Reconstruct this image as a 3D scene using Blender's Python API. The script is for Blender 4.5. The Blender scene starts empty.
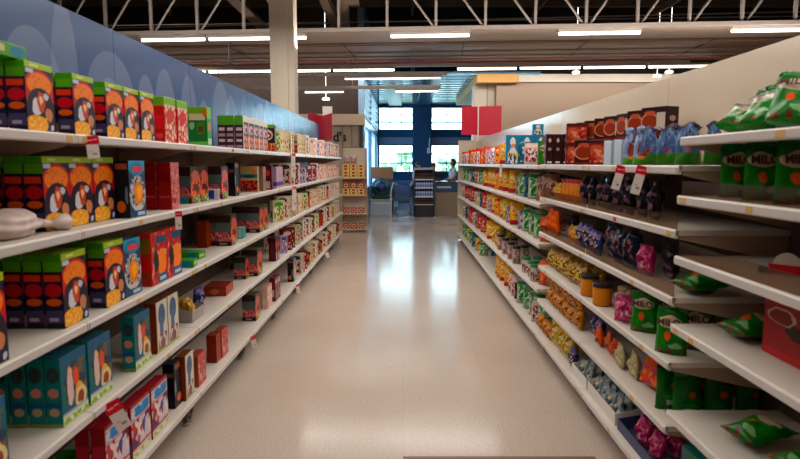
import bpy, bmesh, math, random
from mathutils import Vector, Matrix
R = math.radians
sc = bpy.context.scene
COL = sc.collection

# ------------------------------------------------------------------ camera
F = 588.0
H = 1.6
TH = math.atan(66.5 / F)
CT, ST = math.cos(TH), math.sin(TH)
VPX = 403.0
cam_d = bpy.data.cameras.new('camera'); cam = bpy.data.objects.new('camera', cam_d); COL.objects.link(cam)
cam_d.sensor_width = 36; cam_d.lens = F * 36 / 800
cam_d.shift_x = -3.0 / 800
cam.location = (0, 0, H); cam.rotation_euler = (R(90) - TH, 0, 0)
cam_d.clip_end = 200
cam_d.dof.use_dof = True; cam_d.dof.focus_distance = 8.5; cam_d.dof.aperture_fstop = 3.6
sc.camera = cam

# ------------------------------------------------------------------ view, world, lights
sc.view_settings.view_transform = 'Standard'; sc.view_settings.look = 'None'
sc.view_settings.gamma = 1; sc.view_settings.use_curve_mapping = False
sc.view_settings.exposure = 0.6
w = bpy.data.worlds.new('sky'); sc.world = w; w.use_nodes = True
bg = w.node_tree.nodes['Background']; bg.inputs[0].default_value = (.68, .87, 1, 1); bg.inputs[1].default_value = 7.5
try:
    sc.cycles.max_bounces = 6; sc.cycles.diffuse_bounces = 3; sc.cycles.glossy_bounces = 3
    sc.cycles.transparent_max_bounces = 8; sc.cycles.sample_clamp_indirect = 4
    sc.cycles.use_denoising = True
except Exception: pass

def area(name, loc, rot, sx, sy, power, col=(1, 1, 1), portal=False):
    l = bpy.data.lights.new(name, 'AREA'); l.shape = 'RECTANGLE'; l.size = sx; l.size_y = sy
    l.energy = power; l.color = col
    if portal: l.cycles.is_portal = True
    o = bpy.data.objects.new(name, l); COL.objects.link(o); o.location = loc; o.rotation_euler = rot
    return o
WALL_Y = 24.0
area('window_daylight', (.8, WALL_Y - .12, 2.6), (R(90), 0, R(180)), 3.4, 2.4, 1, portal=True)
SKEW = -R(4.2)          # the roof frame is not quite square to the aisle
TUBE_ROWS = [(7.7, 4.05), (4.2, 4.05), (1.1, 4.05), (-2.4, 4.05)]
for (yy, zz), pw in zip(TUBE_ROWS, (170, 105, 62, 22)):
    area('lamp_light', (0.2, yy, zz - .14), (0, 0, SKEW), 7.5, 1.6, pw, (1, .94, .87))
area('lamp_light', (.8, 11.2, 3.92), (0, 0, SKEW), 11, .15, 75, (1, .94, .87))
area('lamp_light', (.8, 15.1, 3.86), (R(38), 0, 0), 14, .15, 75, (1, .94, .87))       # light of the hanging rails on the fronts beyond
for yy, pw in ((7.6, 60), (10.6, 130)):
    area('lamp_uplight', (.8, yy, 4.0 if yy < 9 else 3.6), (R(180), 0, 0), 13, .2, pw, (1, .93, .86))   # what the open lamps throw upwards
ENTRY = [(-.3, 17.2, 3.74), (.85, 19.0, 3.74), (2.2, 20.5, 3.74)]

# ------------------------------------------------------------------ materials
def lin(h):
    h = h.lstrip('#'); out = []
    for i in (0, 2, 4):
        c = int(h[i:i + 2], 16) / 255
        out.append(c / 12.92 if c <= .04045 else ((c + .055) / 1.055) ** 2.4)
    return (*out, 1)
MC = {}
def ink(h):
    c = lin(h); g = .2126 * c[0] + .7152 * c[1] + .0722 * c[2]
    return (*[max(0.002, (g + (v - g) * 1.3)) ** 1.12 for v in c[:3]], 1)
def new_mat(name):
    m = bpy.data.materials.new(name); m.use_nodes = True
    return m, m.node_tree, m.node_tree.nodes['Principled BSDF']
def mat(name, col, rough=.5, metal=0, noise=0, nscale=20, spec=.5, coat=0, bump=0):
    if name in MC: return MC[name]
    m, nt, b = new_mat(name)
    b.inputs['Base Color'].default_value = lin(col); b.inputs['Roughness'].default_value = rough
    b.inputs['Metallic'].default_value = metal; b.inputs['Specular IOR Level'].default_value = spec
    b.inputs['Coat Weight'].default_value = coat
    n = nt.nodes.new('ShaderNodeTexNoise'); n.inputs['Scale'].default_value = nscale; n.inputs['Detail'].default_value = 4
    tc = nt.nodes.new('ShaderNodeTexCoord'); nt.links.new(tc.outputs['Object'], n.inputs['Vector'])
    mx = nt.nodes.new('ShaderNodeMix'); mx.data_type = 'RGBA'; mx.blend_type = 'MULTIPLY'; mx.inputs['Factor'].default_value = max(noise, .04)
    mx.inputs['A'].default_value = lin(col); nt.links.new(n.outputs['Color'], mx.inputs['B'])
    nt.links.new(mx.outputs['Result'], b.inputs['Base Color'])
    if bump:
        bp = nt.nodes.new('ShaderNodeBump'); bp.inputs['Strength'].default_value = bump; bp.inputs['Distance'].default_value = .01
        nt.links.new(n.outputs['Fac'], bp.inputs['Height']); nt.links.new(bp.outputs['Normal'], b.inputs['Normal'])
    MC[name] = m; return m
def emis(name, col, s):
    if name in MC: return MC[name]
    m, nt, b = new_mat(name)
    b.inputs['Base Color'].default_value = (0, 0, 0, 1)
    b.inputs['Emission Color'].default_value = lin(col); b.inputs['Emission Strength'].default_value = s
    MC[name] = m; return m
def glass(name, tint='#e8f4f4', mixf=.12, rough=.03):
    if name in MC: return MC[name]
    m, nt, b = new_mat(name); nt.nodes.remove(b)
    out = nt.nodes['Material Output']; t = nt.nodes.new('ShaderNodeBsdfTransparent'); g = nt.nodes.new('ShaderNodeBsdfGlossy')
    t.inputs[0].default_value = lin(tint); g.inputs['Roughness'].default_value = rough
    x = nt.nodes.new('ShaderNodeMixShader'); x.inputs[0].default_value = mixf
    nt.links.new(t.outputs[0], x.inputs[1]); nt.links.new(g.outputs[0], x.inputs[2]); nt.links.new(x.outputs[0], out.inputs['Surface'])
    MC[name] = m; return m

def art(name, base, shapes=(), rough=.4, emit=0):
    """a printed face: shapes over a base colour, drawn in the face's own UV square"""
    if name in MC: return MC[name]
    m, nt, b = new_mat(name); N = nt.nodes; L = nt.links
    b.inputs['Roughness'].default_value = rough; b.inputs['Specular IOR Level'].default_value = .22
    uv = N.new('ShaderNodeUVMap')
    def V(op, a, bb=None, c=None):
        n = N.new('ShaderNodeVectorMath'); n.operation = op; L.new(a, n.inputs[0])
        if bb is not None: n.inputs[1].default_value = bb
        if c is not None: n.inputs[2].default_value = c
        return n
    def M(op, a, bb, c=None):
        n = N.new('ShaderNodeMath'); n.operation = op
        for i, q in enumerate((a, bb)):
            if isinstance(q, (int, float)): n.inputs[i].default_value = q
            else: L.new(q, n.inputs[i])
        return n.outputs[0]
    wn = N.new('ShaderNodeTexNoise'); wn.inputs['Scale'].default_value = 7; wn.noise_dimensions = '2D'; L.new(uv.outputs[0], wn.inputs['Vector'])
    w1 = N.new('ShaderNodeVectorMath'); w1.operation = 'MULTIPLY_ADD'; L.new(wn.outputs['Color'], w1.inputs[0]); w1.inputs[1].default_value = (.09, .09, 0); L.new(uv.outputs[0], w1.inputs[2])
    wob = w1.outputs[0]
    cur = None
    def mix(fac, col):
        nonlocal cur
        x = N.new('ShaderNodeMix'); x.data_type = 'RGBA'; L.new(fac, x.inputs['Factor'])
        if cur is None: x.inputs['A'].default_value = ink(base)
        else: L.new(cur, x.inputs['A'])
        if isinstance(col, str): x.inputs['B'].default_value = ink(col)
        else: L.new(col, x.inputs['B'])
        cur = x.outputs['Result']
    def rect(x0, y0, x1, y1):
        n = V('MULTIPLY_ADD', uv.outputs[0], (2 / (x1 - x0), 2 / (y1 - y0), 0), (-(x1 + x0) / (x1 - x0), -(y1 + y0) / (y1 - y0), 0))
        a = V('ABSOLUTE', n.outputs[0]); s = N.new('ShaderNodeSeparateXYZ'); L.new(a.outputs[0], s.inputs[0])
        return M('LESS_THAN', M('MAXIMUM', s.outputs[0], s.outputs[1]), 1.0)
    def ell(cx, cy, rx, ry):
        n = V('MULTIPLY_ADD', wob if rx < .3 else uv.outputs[0], (1 / rx, 1 / ry, 0), (-(cx + (.045 if rx < .3 else 0)) / rx, -(cy + (.045 if rx < .3 else 0)) / ry, 0)); l = V('LENGTH', n.outputs[0])
        return M('LESS_THAN', l.outputs['Value'], 1.0)
    for s in shapes:
        if s[0] == 'e': mix(ell(*s[1:5]), s[5])
        elif s[0] == 'r': mix(rect(*s[1:5]), s[5])
        elif s[0] == 'p':       # patchwork picture: ('p',x0,y0,x1,y1,scale,[colours])
            v = N.new('ShaderNodeTexVoronoi'); v.inputs['Scale'].default_value = s[5] * 1.35; v.inputs['Randomness'].default_value = 1
            v.voronoi_dimensions = '2D'
            off = V('ADD', wob, (hash(name) % 7 if False else len(name) * .37, sum(map(ord, name)) % 11, 0)); L.new(off.outputs[0], v.inputs['Vector'])
            sp = N.new('ShaderNodeSeparateColor'); L.new(v.outputs['Color'], sp.inputs[0])
            cr = N.new('ShaderNodeValToRGB'); cr.color_ramp.interpolation = 'CONSTANT'; L.new(sp.outputs[0], cr.inputs[0])
            cols = s[6]; el = cr.color_ramp.elements
            el[0].position = 0; el[0].color = ink(cols[0])
            el[1].position = 1 / len(cols); el[1].color = ink(cols[1])
            for k in range(2, len(cols)): e = el.new(k / len(cols)); e.color = ink(cols[k])
            mix(rect(*s[1:5]), cr.outputs[0])
        elif s[0] == 's':       # specks: ('s',x0,y0,x1,y1,scale,thr,colour)
            v = N.new('ShaderNodeTexNoise'); v.inputs['Scale'].default_value = s[5]; v.noise_dimensions = '2D'; L.new(uv.outputs[0], v.inputs['Vector'])
            mix(M('MULTIPLY', rect(*s[1:5]), M('GREATER_THAN', v.outputs['Fac'], s[6])), s[7])
    if cur is None: b.inputs['Base Color'].default_value = ink(base)
    else: L.new(cur, b.inputs['Base Color'])
    MC[name] = m; return m

# ------------------------------------------------------------------ mesh helpers
def link_mesh(name, bm, mats, parent=None, smooth=False, loc=(0, 0, 0), rot=(0, 0, 0)):
    me = bpy.data.meshes.new(name); bmesh.ops.recalc_face_normals(bm, faces=bm.faces); bm.to_mesh(me); bm.free()
    for m in (mats if isinstance(mats, (list, tuple)) else [mats]): me.materials.append(m)
    if smooth: me.polygons.foreach_set('use_smooth', [True] * len(me.polygons))
    o = bpy.data.objects.new(name, me); COL.objects.link(o); o.location = loc; o.rotation_euler = rot
    if parent: o.parent = parent
    return o
def bx(bm, x0, x1, y0, y1, z0, z1, mi=0):
    v = [bm.verts.new((x, y, z)) for x in (x0, x1) for y in (y0, y1) for z in (z0, z1)]
    for f in ((0, 1, 3, 2), (4, 6, 7, 5), (0, 4, 5, 1), (2, 3, 7, 6), (0, 2, 6, 4), (1, 5, 7, 3)):
        fc = bm.faces.new([v[i] for i in f]); fc.material_index = mi
def box(name, x0, x1, y0, y1, z0, z1, m, parent=None, bev=0, **k):
    bm = bmesh.new(); bx(bm, x0, x1, y0, y1, z0, z1)
    if bev: bmesh.ops.bevel(bm, geom=bm.edges[:], offset=bev, segments=2, affect='EDGES')
    return link_mesh(name, bm, m, parent, **k)
def poly_prism(bm, pts, axis, a, b, mi=0):
    """pts in the plane across axis ('y': (x,z); 'x': (y,z); 'z': (x,y))"""
    def P(p, t): return {'y': (p[0], t, p[1]), 'x': (t, p[0], p[1]), 'z': (p[0], p[1], t)}[axis]
    A = [bm.verts.new(P(p, a)) for p in pts]; B = [bm.verts.new(P(p, b)) for p in pts]
    bm.faces.new(A).material_index = mi; bm.faces.new(B[::-1]).material_index = mi
    n = len(pts)
    for i in range(n): bm.faces.new((A[i], B[i], B[(i + 1) % n], A[(i + 1) % n])).material_index = mi
def tube(bm, p, q, r, seg=8, r2=None, mi=0):
    p, q = Vector(p), Vector(q); d = (q - p); L_ = d.length
    mtx = Matrix.Translation((p + q) / 2) @ d.to_track_quat('Z', 'Y').to_matrix().to_4x4()
    res = bmesh.ops.create_cone(bm, cap_ends=True, segments=seg, radius1=r, radius2=r if r2 is None else r2, depth=L_, matrix=mtx)
    for v in res['verts']:
        for f in v.link_faces: f.material_index = mi
def lathe(bm, prof, seg=20, mi=0, uvl=None):
    rings = []
    for r, z in prof: rings.append([bm.verts.new((r * math.cos(2 * math.pi * i / seg), r * math.sin(2 * math.pi * i / seg), z)) for i in range(seg)])
    z0, z1 = prof[0][1], prof[-1][1]
    for k in range(len(rings) - 1):
        for i in range(seg):
            f = bm.faces.new((rings[k][i], rings[k][(i + 1) % seg], rings[k + 1][(i + 1) % seg], rings[k + 1][i])); f.material_index = mi
            if uvl:
                for lp, (a, zz) in zip(f.loops, ((i, k), (i + 1, k), (i + 1, k + 1), (i, k + 1))):
                    lp[uvl].uv = ((a / seg * 3) % 3.0001, (prof[zz][1] - z0) / (z1 - z0))
    for ring, rev in ((rings[0], True), (rings[-1], False)):
        if len(ring) and prof[0 if rev else -1][0] > 1e-4: bm.faces.new(ring[::-1] if rev else ring).material_index = mi
def empty(name, loc=(0, 0, 0), rz=0):
    o = bpy.data.objects.new(name, None); COL.objects.link(o); o.location = loc; o.rotation_euler = (0, 0, rz); o.empty_display_size = .1
    return o
def tag(o, label=None, cat=None, group=None, kind=None):
    if label: o['label'] = label
    if cat: o['category'] = cat
    if group: o['group'] = group
    if kind: o['kind'] = kind
    return o
def struct(o): o['kind'] = 'structure'; return o
def text_mesh(name, s, size, m, parent=None, loc=(0, 0, 0), rot=(0, 0, 0), ext=.001, bold=.0):
    cu = bpy.data.curves.new(name, 'FONT'); cu.body = s; cu.size = size; cu.extrude = ext; cu.align_x = 'CENTER'; cu.align_y = 'CENTER'; cu.offset = bold
    t = bpy.data.objects.new(name, cu); COL.objects.link(t)
    dg = bpy.context.evaluated_depsgraph_get(); me = bpy.data.meshes.new_from_object(t.evaluated_get(dg))
    bpy.data.objects.remove(t); me.materials.clear(); me.materials.append(m)
    o = bpy.data.objects.new(name, me); COL.objects.link(o); o.location = loc; o.rotation_euler = rot
    if parent: o.parent = parent
    return o

# ------------------------------------------------------------------ sizes read off the place
WL, WR = 1.25, 1.136               # shelf lips, left and right of the aisle's sight line
DL, DR = .42, .48                  # shelf depths
BAY = 1.22
L_Z = [1.71, 1.341, .975, .606, .20]
RN_Z = [1.705, 1.467, 1.216, .926, .544, .157]
RM_Z = [1.589, 1.322, 1.035, .753, .467, .157]
RF_Z = [1.583, 1.261, .924, .543, .157]
L_Y0, R_Y0 = 2.265, 2.43            # first bay boundary on each side
L_END = L_Y0 + 8 * BAY; R_END = R_Y0 + 8 * BAY
def y_at(px, X, z):
    zc = F * abs(X) / abs(px - VPX)
    return (zc + (z - H) * ST) / CT

# ------------------------------------------------------------------ shell
def floor_mat():
    m, nt, b = new_mat('polished_floor'); N, L = nt.nodes, nt.links
    tc = N.new('ShaderNodeTexCoord')
    n1 = N.new('ShaderNodeTexNoise'); n1.inputs['Scale'].default_value = 90; n1.inputs['Detail'].default_value = 3
    n2 = N.new('ShaderNodeTexNoise'); n2.inputs['Scale'].default_value = .8; n2.inputs['Detail'].default_value = 5
    for n in (n1, n2): L.new(tc.outputs['Object'], n.inputs['Vector'])
    r1 = N.new('ShaderNodeValToRGB'); r1.color_ramp.elements[0].position = .35; r1.color_ramp.elements[1].position = .65
    r1.color_ramp.elements[0].color = lin('#b2a398'); r1.color_ramp.elements[1].color = lin('#c8b9ae'); L.new(n1.outputs['Fac'], r1.inputs[0])
    r2 = N.new('ShaderNodeValToRGB'); r2.color_ramp.elements[0].color = lin('#dccfc0'); r2.color_ramp.elements[1].color = lin('#ffffff'); L.new(n2.outputs['Fac'], r2.inputs[0])
    mx = N.new('ShaderNodeMix'); mx.data_type = 'RGBA'; mx.blend_type = 'MULTIPLY'; mx.inputs['Factor'].default_value = .8
    L.new(r1.outputs[0], mx.inputs['A']); L.new(r2.outputs[0], mx.inputs['B'])
    bt = N.new('ShaderNodeTexBrick'); bt.inputs['Scale'].default_value = 1; bt.offset = 0
    bt.inputs['Mortar Size'].default_value = .0022; bt.inputs['Brick Width'].default_value = .61; bt.inputs['Row Height'].default_value = .61
    bt.inputs['Color1'].default_value = (1, 1, 1, 1); bt.inputs['Color2'].default_value = (.96, .96, .96, 1); bt.inputs['Mortar'].default_value = (.86, .83, .8, 1)
    L.new(tc.outputs['Object'], bt.inputs['Vector'])
    m2 = N.new('ShaderNodeMix'); m2.data_type = 'RGBA'; m2.blend_type = 'MULTIPLY'; m2.inputs['Factor'].default_value = .6
    L.new(mx.outputs['Result'], m2.inputs['A']); L.new(bt.outputs['Color'], m2.inputs['B'])
    # small dark scuffs
    n4 = N.new('ShaderNodeTexNoise'); n4.inputs['Scale'].default_value = 7; L.new(tc.outputs['Object'], n4.inputs['Vector'])
    g = N.new('ShaderNodeMath'); g.operation = 'GREATER_THAN'; g.inputs[1].default_value = .79; L.new(n4.outputs['Fac'], g.inputs[0])
    m3 = N.new('ShaderNodeMix'); m3.data_type = 'RGBA'; L.new(g.outputs[0], m3.inputs['Factor']); L.new(m2.outputs['Result'], m3.inputs['A']); m3.inputs['B'].default_value = lin('#5c5048')
    L.new(m3.outputs['Result'], b.inputs['Base Color'])
    n3 = N.new('ShaderNodeTexNoise'); n3.inputs['Scale'].default_value = 2.2; n3.inputs['Detail'].default_value = 6; L.new(tc.outputs['Object'], n3.inputs['Vector'])
    mr = N.new('ShaderNodeMapRange'); mr.inputs['To Min'].default_value = .1; mr.inputs['To Max'].default_value = .2; L.new(n3.outputs['Fac'], mr.inputs['Value'])
    L.new(mr.outputs[0], b.inputs['Roughness']); b.inputs['Specular IOR Level'].default_value = .5
    return m
struct(box('floor', -12, 12, -6, WALL_Y + .2, -.1, 0, floor_mat()))
dark = mat('dark_deck', '#1a1310', .9, noise=.4, nscale=3)
bm = bmesh.new(); bx(bm, -12, 12, -6, 15.9, 5.8, 5.9); bx(bm, -1.17, 12, 15.9, WALL_Y + .2, 5.8, 5.9)
struct(link_mesh('ceiling', bm, dark))
wallm = mat('dim_wall', '#6b5548', .8, noise=.2)
struct(box('wall_left', -12.1, -12, -6, 15.9, 0, 5.9, wallm))
struct(box('wall_right', 12, 12.1, -6, WALL_Y + .2, 0, 5.9, wallm))
struct(box('wall_back', -12, 12, -6.1, -6, 0, 5.9, mat('cream_wall', '#c9b7a4', .8)))
# expansion strip across the floor near the viewer
stripm = mat('brown_strip', '#6a4636', .6)
tag(box('floor_strip', 0, 1.05, 2.99, 3.06, 0, .004, stripm), 'reddish brown strip set across the beige floor at the bottom edge', 'floor strip')

# far wall with windows
blue = mat('deep_blue_wall', '#0a4468', .6, noise=.1, nscale=2, spec=.15)
bm = bmesh.new()
wins = [(-.98, .40, 1.23, 2.33), (-.98, .40, 2.92, 3.82), (1.14, 3.0, 1.23, 2.33), (1.14, 3.0, 2.92, 3.82)]
xs = [(-1.17, -.98), (.40, 1.14), (3.0, 12)]
for a, b in xs: bx(bm, a, b, WALL_Y, WALL_Y + .2, 0, 5.8)
for a, b in ((-.98, .40), (1.14, 3.0)):
    for z0, z1 in ((0, 1.23), (2.33, 2.92), (3.82, 5.8)): bx(bm, a, b, WALL_Y, WALL_Y + .2, z0, z1)
struct(link_mesh('wall_far', bm, blue))
pil = struct(box('trim_1', .40, 1.14, WALL_Y - .28, WALL_Y - .005, 0, 3.9, mat('pillar_blue', '#0a3c5e', .5, noise=.1, spec=.2), bev=.01))
lint = mat('grey_blue_blind', '#5a7286', .6)
for i, (a, b, z0, z1) in enumerate(wins):
    bm = bmesh.new(); fr = .03
    bx(bm, a, b, WALL_Y - .02, WALL_Y + .04, z0, z0 + fr); bx(bm, a, b, WALL_Y - .02, WALL_Y + .04, z1 - fr, z1)
    bx(bm, a, a + fr, WALL_Y - .02, WALL_Y + .04, z0, z1); bx(bm, b - fr, b, WALL_Y - .02, WALL_Y + .04, z0, z1)
    for k in (1, 2):
        zz = z0 + (z1 - z0) * k / 3; bx(bm, a, b, WALL_Y - .02, WALL_Y + .03, zz - .024, zz + .024)
        xx = a + (b - a) * k / 3; bx(bm, xx - .015, xx + .015, WALL_Y - .015, WALL_Y + .03, z0, z1)
    wf = struct(link_mesh('window_%d' % (i + 1), bm, mat('window_frame_blue', '#1c3c54', .5)))
    p = box('pane', a, b, WALL_Y + .045, WALL_Y + .055, z0, z1, glass('window_glass')); p.parent = wf
    if z0 < 2:
        bb = box('blind_box', a, b, WALL_Y - .06, WALL_Y - .021, z1 + .02, z1 + .30, lint); bb.parent = wf
# left side wall beside the windows, bright louvres high up
LWX = -1.02
bm = bmesh.new()
bx(bm, LWX - .15, LWX, 15.7, WALL_Y, 0, .9); bx(bm, LWX - .15, LWX, 15.7, WALL_Y, 2.6, 2.78); bx(bm, LWX - .15, LWX, 15.7, WALL_Y, 3.86, 5.8)
for y0 in (15.7, 19.2, 23.4): bx(bm, LWX - .15, LWX, y0, y0 + .3 if y0 < 23 else WALL_Y, .9, 3.9)
struct(link_mesh('wall_side', bm, mat('pale_blue_wall', '#7f9cb8', .3)))
bm = bmesh.new()
for k in range(6): bx(bm, LWX - .13, LWX + .02, 15.95, 23.45, 2.86 + k * .18, 2.89 + k * .18)
wf = struct(link_mesh('window_5', bm, mat('louvre_white', '#c8d6e0', .4)))
box('pane', LWX - .12, LWX - .11, 16, 23.4, 2.78, 3.86, glass('window_glass'), wf)
m, nt, b = new_mat('frosted_pane'); b.inputs['Base Color'].default_value = lin('#cfe2f2'); b.inputs['Roughness'].default_value = .4
b.inputs['Transmission Weight'].default_value = 0
tr = nt.nodes.new('ShaderNodeBsdfTranslucent'); tr.inputs[0].default_value = lin('#c4dcf2'); ms = nt.nodes.new('ShaderNodeMixShader'); ms.inputs[0].default_value = .7
nt.links.new(b.outputs[0], ms.inputs[1]); nt.links.new(tr.outputs[0], ms.inputs[2]); nt.links.new(ms.outputs[0], nt.nodes['Material Output'].inputs['Surface'])
wf = struct(box('window_6', LWX - .13, LWX - .1, 16, 23.4, .9, 2.6, m))
# glossy metal ceiling over the entrance
bm = bmesh.new(); bx(bm, LWX, 3.6, 15.75, WALL_Y, 3.92, 3.98)
for k in range(16): bx(bm, LWX, 3.6, 15.8 + k * .51, 15.83 + k * .51, 3.905, 3.92)
struct(link_mesh('trim_2', bm, mat('blue_metal_soffit', '#86b0cc', .13, .7, noise=.3, nscale=1.3)))
for x0 in (-.55, .55): struct(box('trim_3', x0, x0 + .5, 16, WALL_Y - .3, 3.86, 3.9, mat('soffit_band_blue', '#1e4c6c', .3, noise=.2)))
# brown wall over the left shop front
brownw = mat('brown_bulkhead', '#35241c', .8, noise=.3, nscale=4)
struct(box('wall_bulkhead', -12, LWX - .02, 15.72, 15.9, 2.86, 5.8, brownw))
struct(box('trim_4', -12, LWX + .02, 15.45, 15.72, 2.58, 2.86, mat('fascia_beige', '#b39c86', .6)))
# the shop front with lettering
sf = box('wall_shopfront', -12, LWX - .02, 15.6, 15.75, 0, 2.58, mat('shopfront_beige', '#ab9a87', .6)); struct(sf)
for x0 in (-1.36, -1.6, -2.3): struct(box('trim_5', x0, x0 + .035, 15.56, 15.6, 0, 2.57, mat('shopfront_line', '#8a7766', .6)))
struct(box('trim_6', -1.14, LWX - .02, 15.5, 15.6, 0, 2.57, mat('dark_gap', '#20262c', .5)))
struct(box('trim_7', -1.6, -1.16, 15.56, 15.6, 1.98, 2.02, mat('shopfront_line', '#8a7766', .6)))
lt = text_mesh('shop_lettering', "d's", .33, mat('black_letter', '#1a1614', .5), None, (-1.66, 15.585, 2.27), (R(90), 0, 0), .006, .012)
tag(lt, "dark lettering d's on the beige shop front behind the red flag", 'lettering')
# pale room on the right with gold canopy
cream = mat('cream_bulkhead', '#a78f7a', .7, noise=.08)
struct(box('wall_bulkhead_right', 2.50, 12, 16.0, 16.2, 0, 3.72, cream))
struct(box('trim_8', 2.9, 12, 15.9, 16.1, 3.73, 3.94, mat('white_fascia', '#cfc2b2', .5)))
struct(box('trim_9', 3.3, 12, 16.3, 16.5, 3.94, 5.8, dark))
gm = mat('gold_canopy', '#c08a3c', .5, noise=.12)
g = empty('gold_canopy', (1.95, 15.75, 3.7))
bm = bmesh.new(); poly_prism(bm, [(0, 0), (1.08, 0), (1.08, .3), (.98, .3), (.98, 6.2), (0, 6.2)], 'z', 0, .22)
link_mesh('canopy_edge', bm, gm, g)
box('soffit', .1, .95, .3, 6.1, .04, .12, mat('canopy_under', '#9d8b78', .7), g)
tag(g, 'gold painted canopy edge over the white pillar beside the entrance ceiling', 'canopy')
for i, (x0, x1, y0) in enumerate(((1.93, 2.50, 16.3),)):
    struct(box('trim_10', x0, x1, y0, y0 + .5, 0, 3.7, mat('white_pillar', '#c9bba9', .5), bev=.01))
    struct(box('trim_11', x0 + .35, x0 + .37, y0 - .01, y0, 0, 3.7, mat('shopfront_line', '#8a7766', .6)))

# building column
cm = mat('cream_column', '#c9b9a6', .5, noise=.06)
bm = bmesh.new()
bx(bm, -.1, .1, -.2, .2, 0, 5.8)
for s in (-1, 1): bx(bm, s * .15 - .055, s * .15 + .055, -.17, .17, 0, 5.8)
col_o = link_mesh('building_column', bm, cm, loc=(-2.07, 10.5, 0))
tag(col_o, 'cream square building column rising behind the blue header panels', 'column')

# ------------------------------------------------------------------ roof frame, soffit and lights
paint = mat('truss_paint', '#8f8279', .6); paint2 = mat('truss_brown', '#6d5747', .7)
tr_ = empty('roof_truss', (0, 11.38, 4.06), SKEW)
bm = bmesh.new(); bx(bm, -9, 9.5, -.05, .05, 0, .07); link_mesh('bottom_chord', bm, paint, tr_)
bm = bmesh.new(); bx(bm, -9, 9.5, -.05, .05, 1.55, 1.63); link_mesh('top_chord', bm, paint, tr_)
for k in range(-9, 11):
    x = (k * 46 + 388 - VPX) * 11.7 / F * 1.0
    bm = bmesh.new(); bx(bm, x - .025, x + .025, -.03, .03, .07, 1.55); link_mesh('web_post', bm, paint, tr_)
    step = 46 * 11.7 / F
    bm = bmesh.new()
    if -3 <= k <= 3 and k not in (-2, -1): a, b = (x - step * .25, 1.55), (x + step * .95, .07)
    elif k in (-2, -1): continue
    else: a, b = (x + step * .08, .07), (x + step * 1.2, 1.55)
    tube(bm, (a[0], 0, a[1]), (b[0], 0, b[1]), .022, 6); link_mesh('web_diagonal', bm, paint, tr_)
bm = bmesh.new(); tube(bm, (-9, .3, .28), (9.5, .3, .2), .012, 6); tube(bm, (-9, .35, .2), (9.5, .35, .32), .012, 6); link_mesh('bracing_wire', bm, paint, tr_)
tag(tr_, 'pale painted open web roof truss crossing above the first lamps', 'truss')
def strut(name, p, q, wd, m, label):
    bm = bmesh.new(); p, q = Vector(p), Vector(q); d = q - p
    bmesh.ops.create_cube(bm, size=1, matrix=Matrix.Translation((p + q) / 2) @ d.to_track_quat('Z', 'Y').to_matrix().to_4x4() @ Matrix.Diagonal((wd, wd, d.length, 1)))
    tag(link_mesh(name, bm, m), label, 'roof beam')
def at(px, py, Y):
    dx = (px - 403) / F; dy = (229.5 - py) / F
    t = Y / (CT + dy * ST)
    return (dx * t, Y, H + (-ST + dy * CT) * t)
strut('roof_strut', at(228, -6, 12.6), at(272, 36, 12.2), .17, mat('beam_tan', '#7d6858', .6), 'thick tan diagonal strut meeting the cream column top')
strut('roof_strut', at(322, -6, 12.4), at(342, 36, 12.2), .17, mat('beam_tan', '#7d6858', .6), 'tan diagonal strut leaning onto the short tan roof post')
bm = bmesh.new(); a = at(346, 33, 12.3); 
bx(bm, a[0] - .12, a[0] + .07, 12.25, 12.4, 4.13, 5.8); bx(bm, a[0] - .05, a[0] + .28, 12.2, 12.4, 4.75, 4.95)
tag(link_mesh('roof_post', bm, mat('beam_tan', '#7d6858', .6)), 'short tan roof post with bolted plate above the soffit', 'roof post')
# dark rear purlins
for k in range(7):
    yy = 3 + k * 2.0
    tag(box('roof_purlin', -12, 12, yy, yy + .09, 5.55 - .02 * k, 5.7, paint2), 'brown purlin under the dark roof deck, %s from the viewer' % ['first', 'second', 'third', 'fourth', 'fifth', 'sixth', 'seventh'][k], 'purlin', 'purlins under the dark roof deck')
for k in range(5):
    xx = -6 + k * 3.1
    tag(box('roof_joist', xx, xx + .07, -2, 15.6, 5.35, 5.5, paint2), 'thin brown joist running away under the roof deck, %s from the left' % ['first', 'second', 'third', 'fourth', 'fifth'][k], 'joist', 'joists under the roof deck')
# broad soffit between the two lamp lines
so = empty('soffit_duct', (0, 13.3, 4.08), SKEW)
bm = bmesh.new(); bx(bm, -9, 9.5, -1.84, 1.74, 0, .05); link_mesh('duct_body', bm, art('duct_face', '#84695a'), so)
bm = bmesh.new(); bx(bm, -9, 9.5, -1.85, -.85, -.012, -.001); link_mesh('front_edge', bm, mat('soffit_edge', '#9a8676', .5), so)
bm = bmesh.new(); bx(bm, -9, 9.5, 1.2, 1.73, -.02, -.004); link_mesh('rust_band', bm, mat('rust_band', '#a5583f', .6, noise=.2), so)
bm = bmesh.new(); bx(bm, -9, 9.5, -.84, -.78, -.02, -.001); link_mesh('joint', bm, mat('joint_dark', '#4c382e', .7), so)
for yy in (-.55, .25, .8):
    bm = bmesh.new(); bx(bm, -9, 9.5, yy, yy + .3, -.018, -.004); link_mesh('pale_board', bm, mat('soffit_board', '#927a69', .6, noise=.25, nscale=1), so)
for k in range(6):
    bm = bmesh.new(); x = -6.2 + k * 2.5; bx(bm, x, x + .015, -.8, 1.19, -.024, -.003); link_mesh('joint', bm, mat('joint_dark', '#4c382e', .7), so)
tag(so, 'broad brown boarded soffit with a rust red rear band', 'soffit')
housing = mat('lamp_housing', '#a09488', .4); tubem = emis('lamp_tube', '#fff6ea', 5.0)
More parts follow.
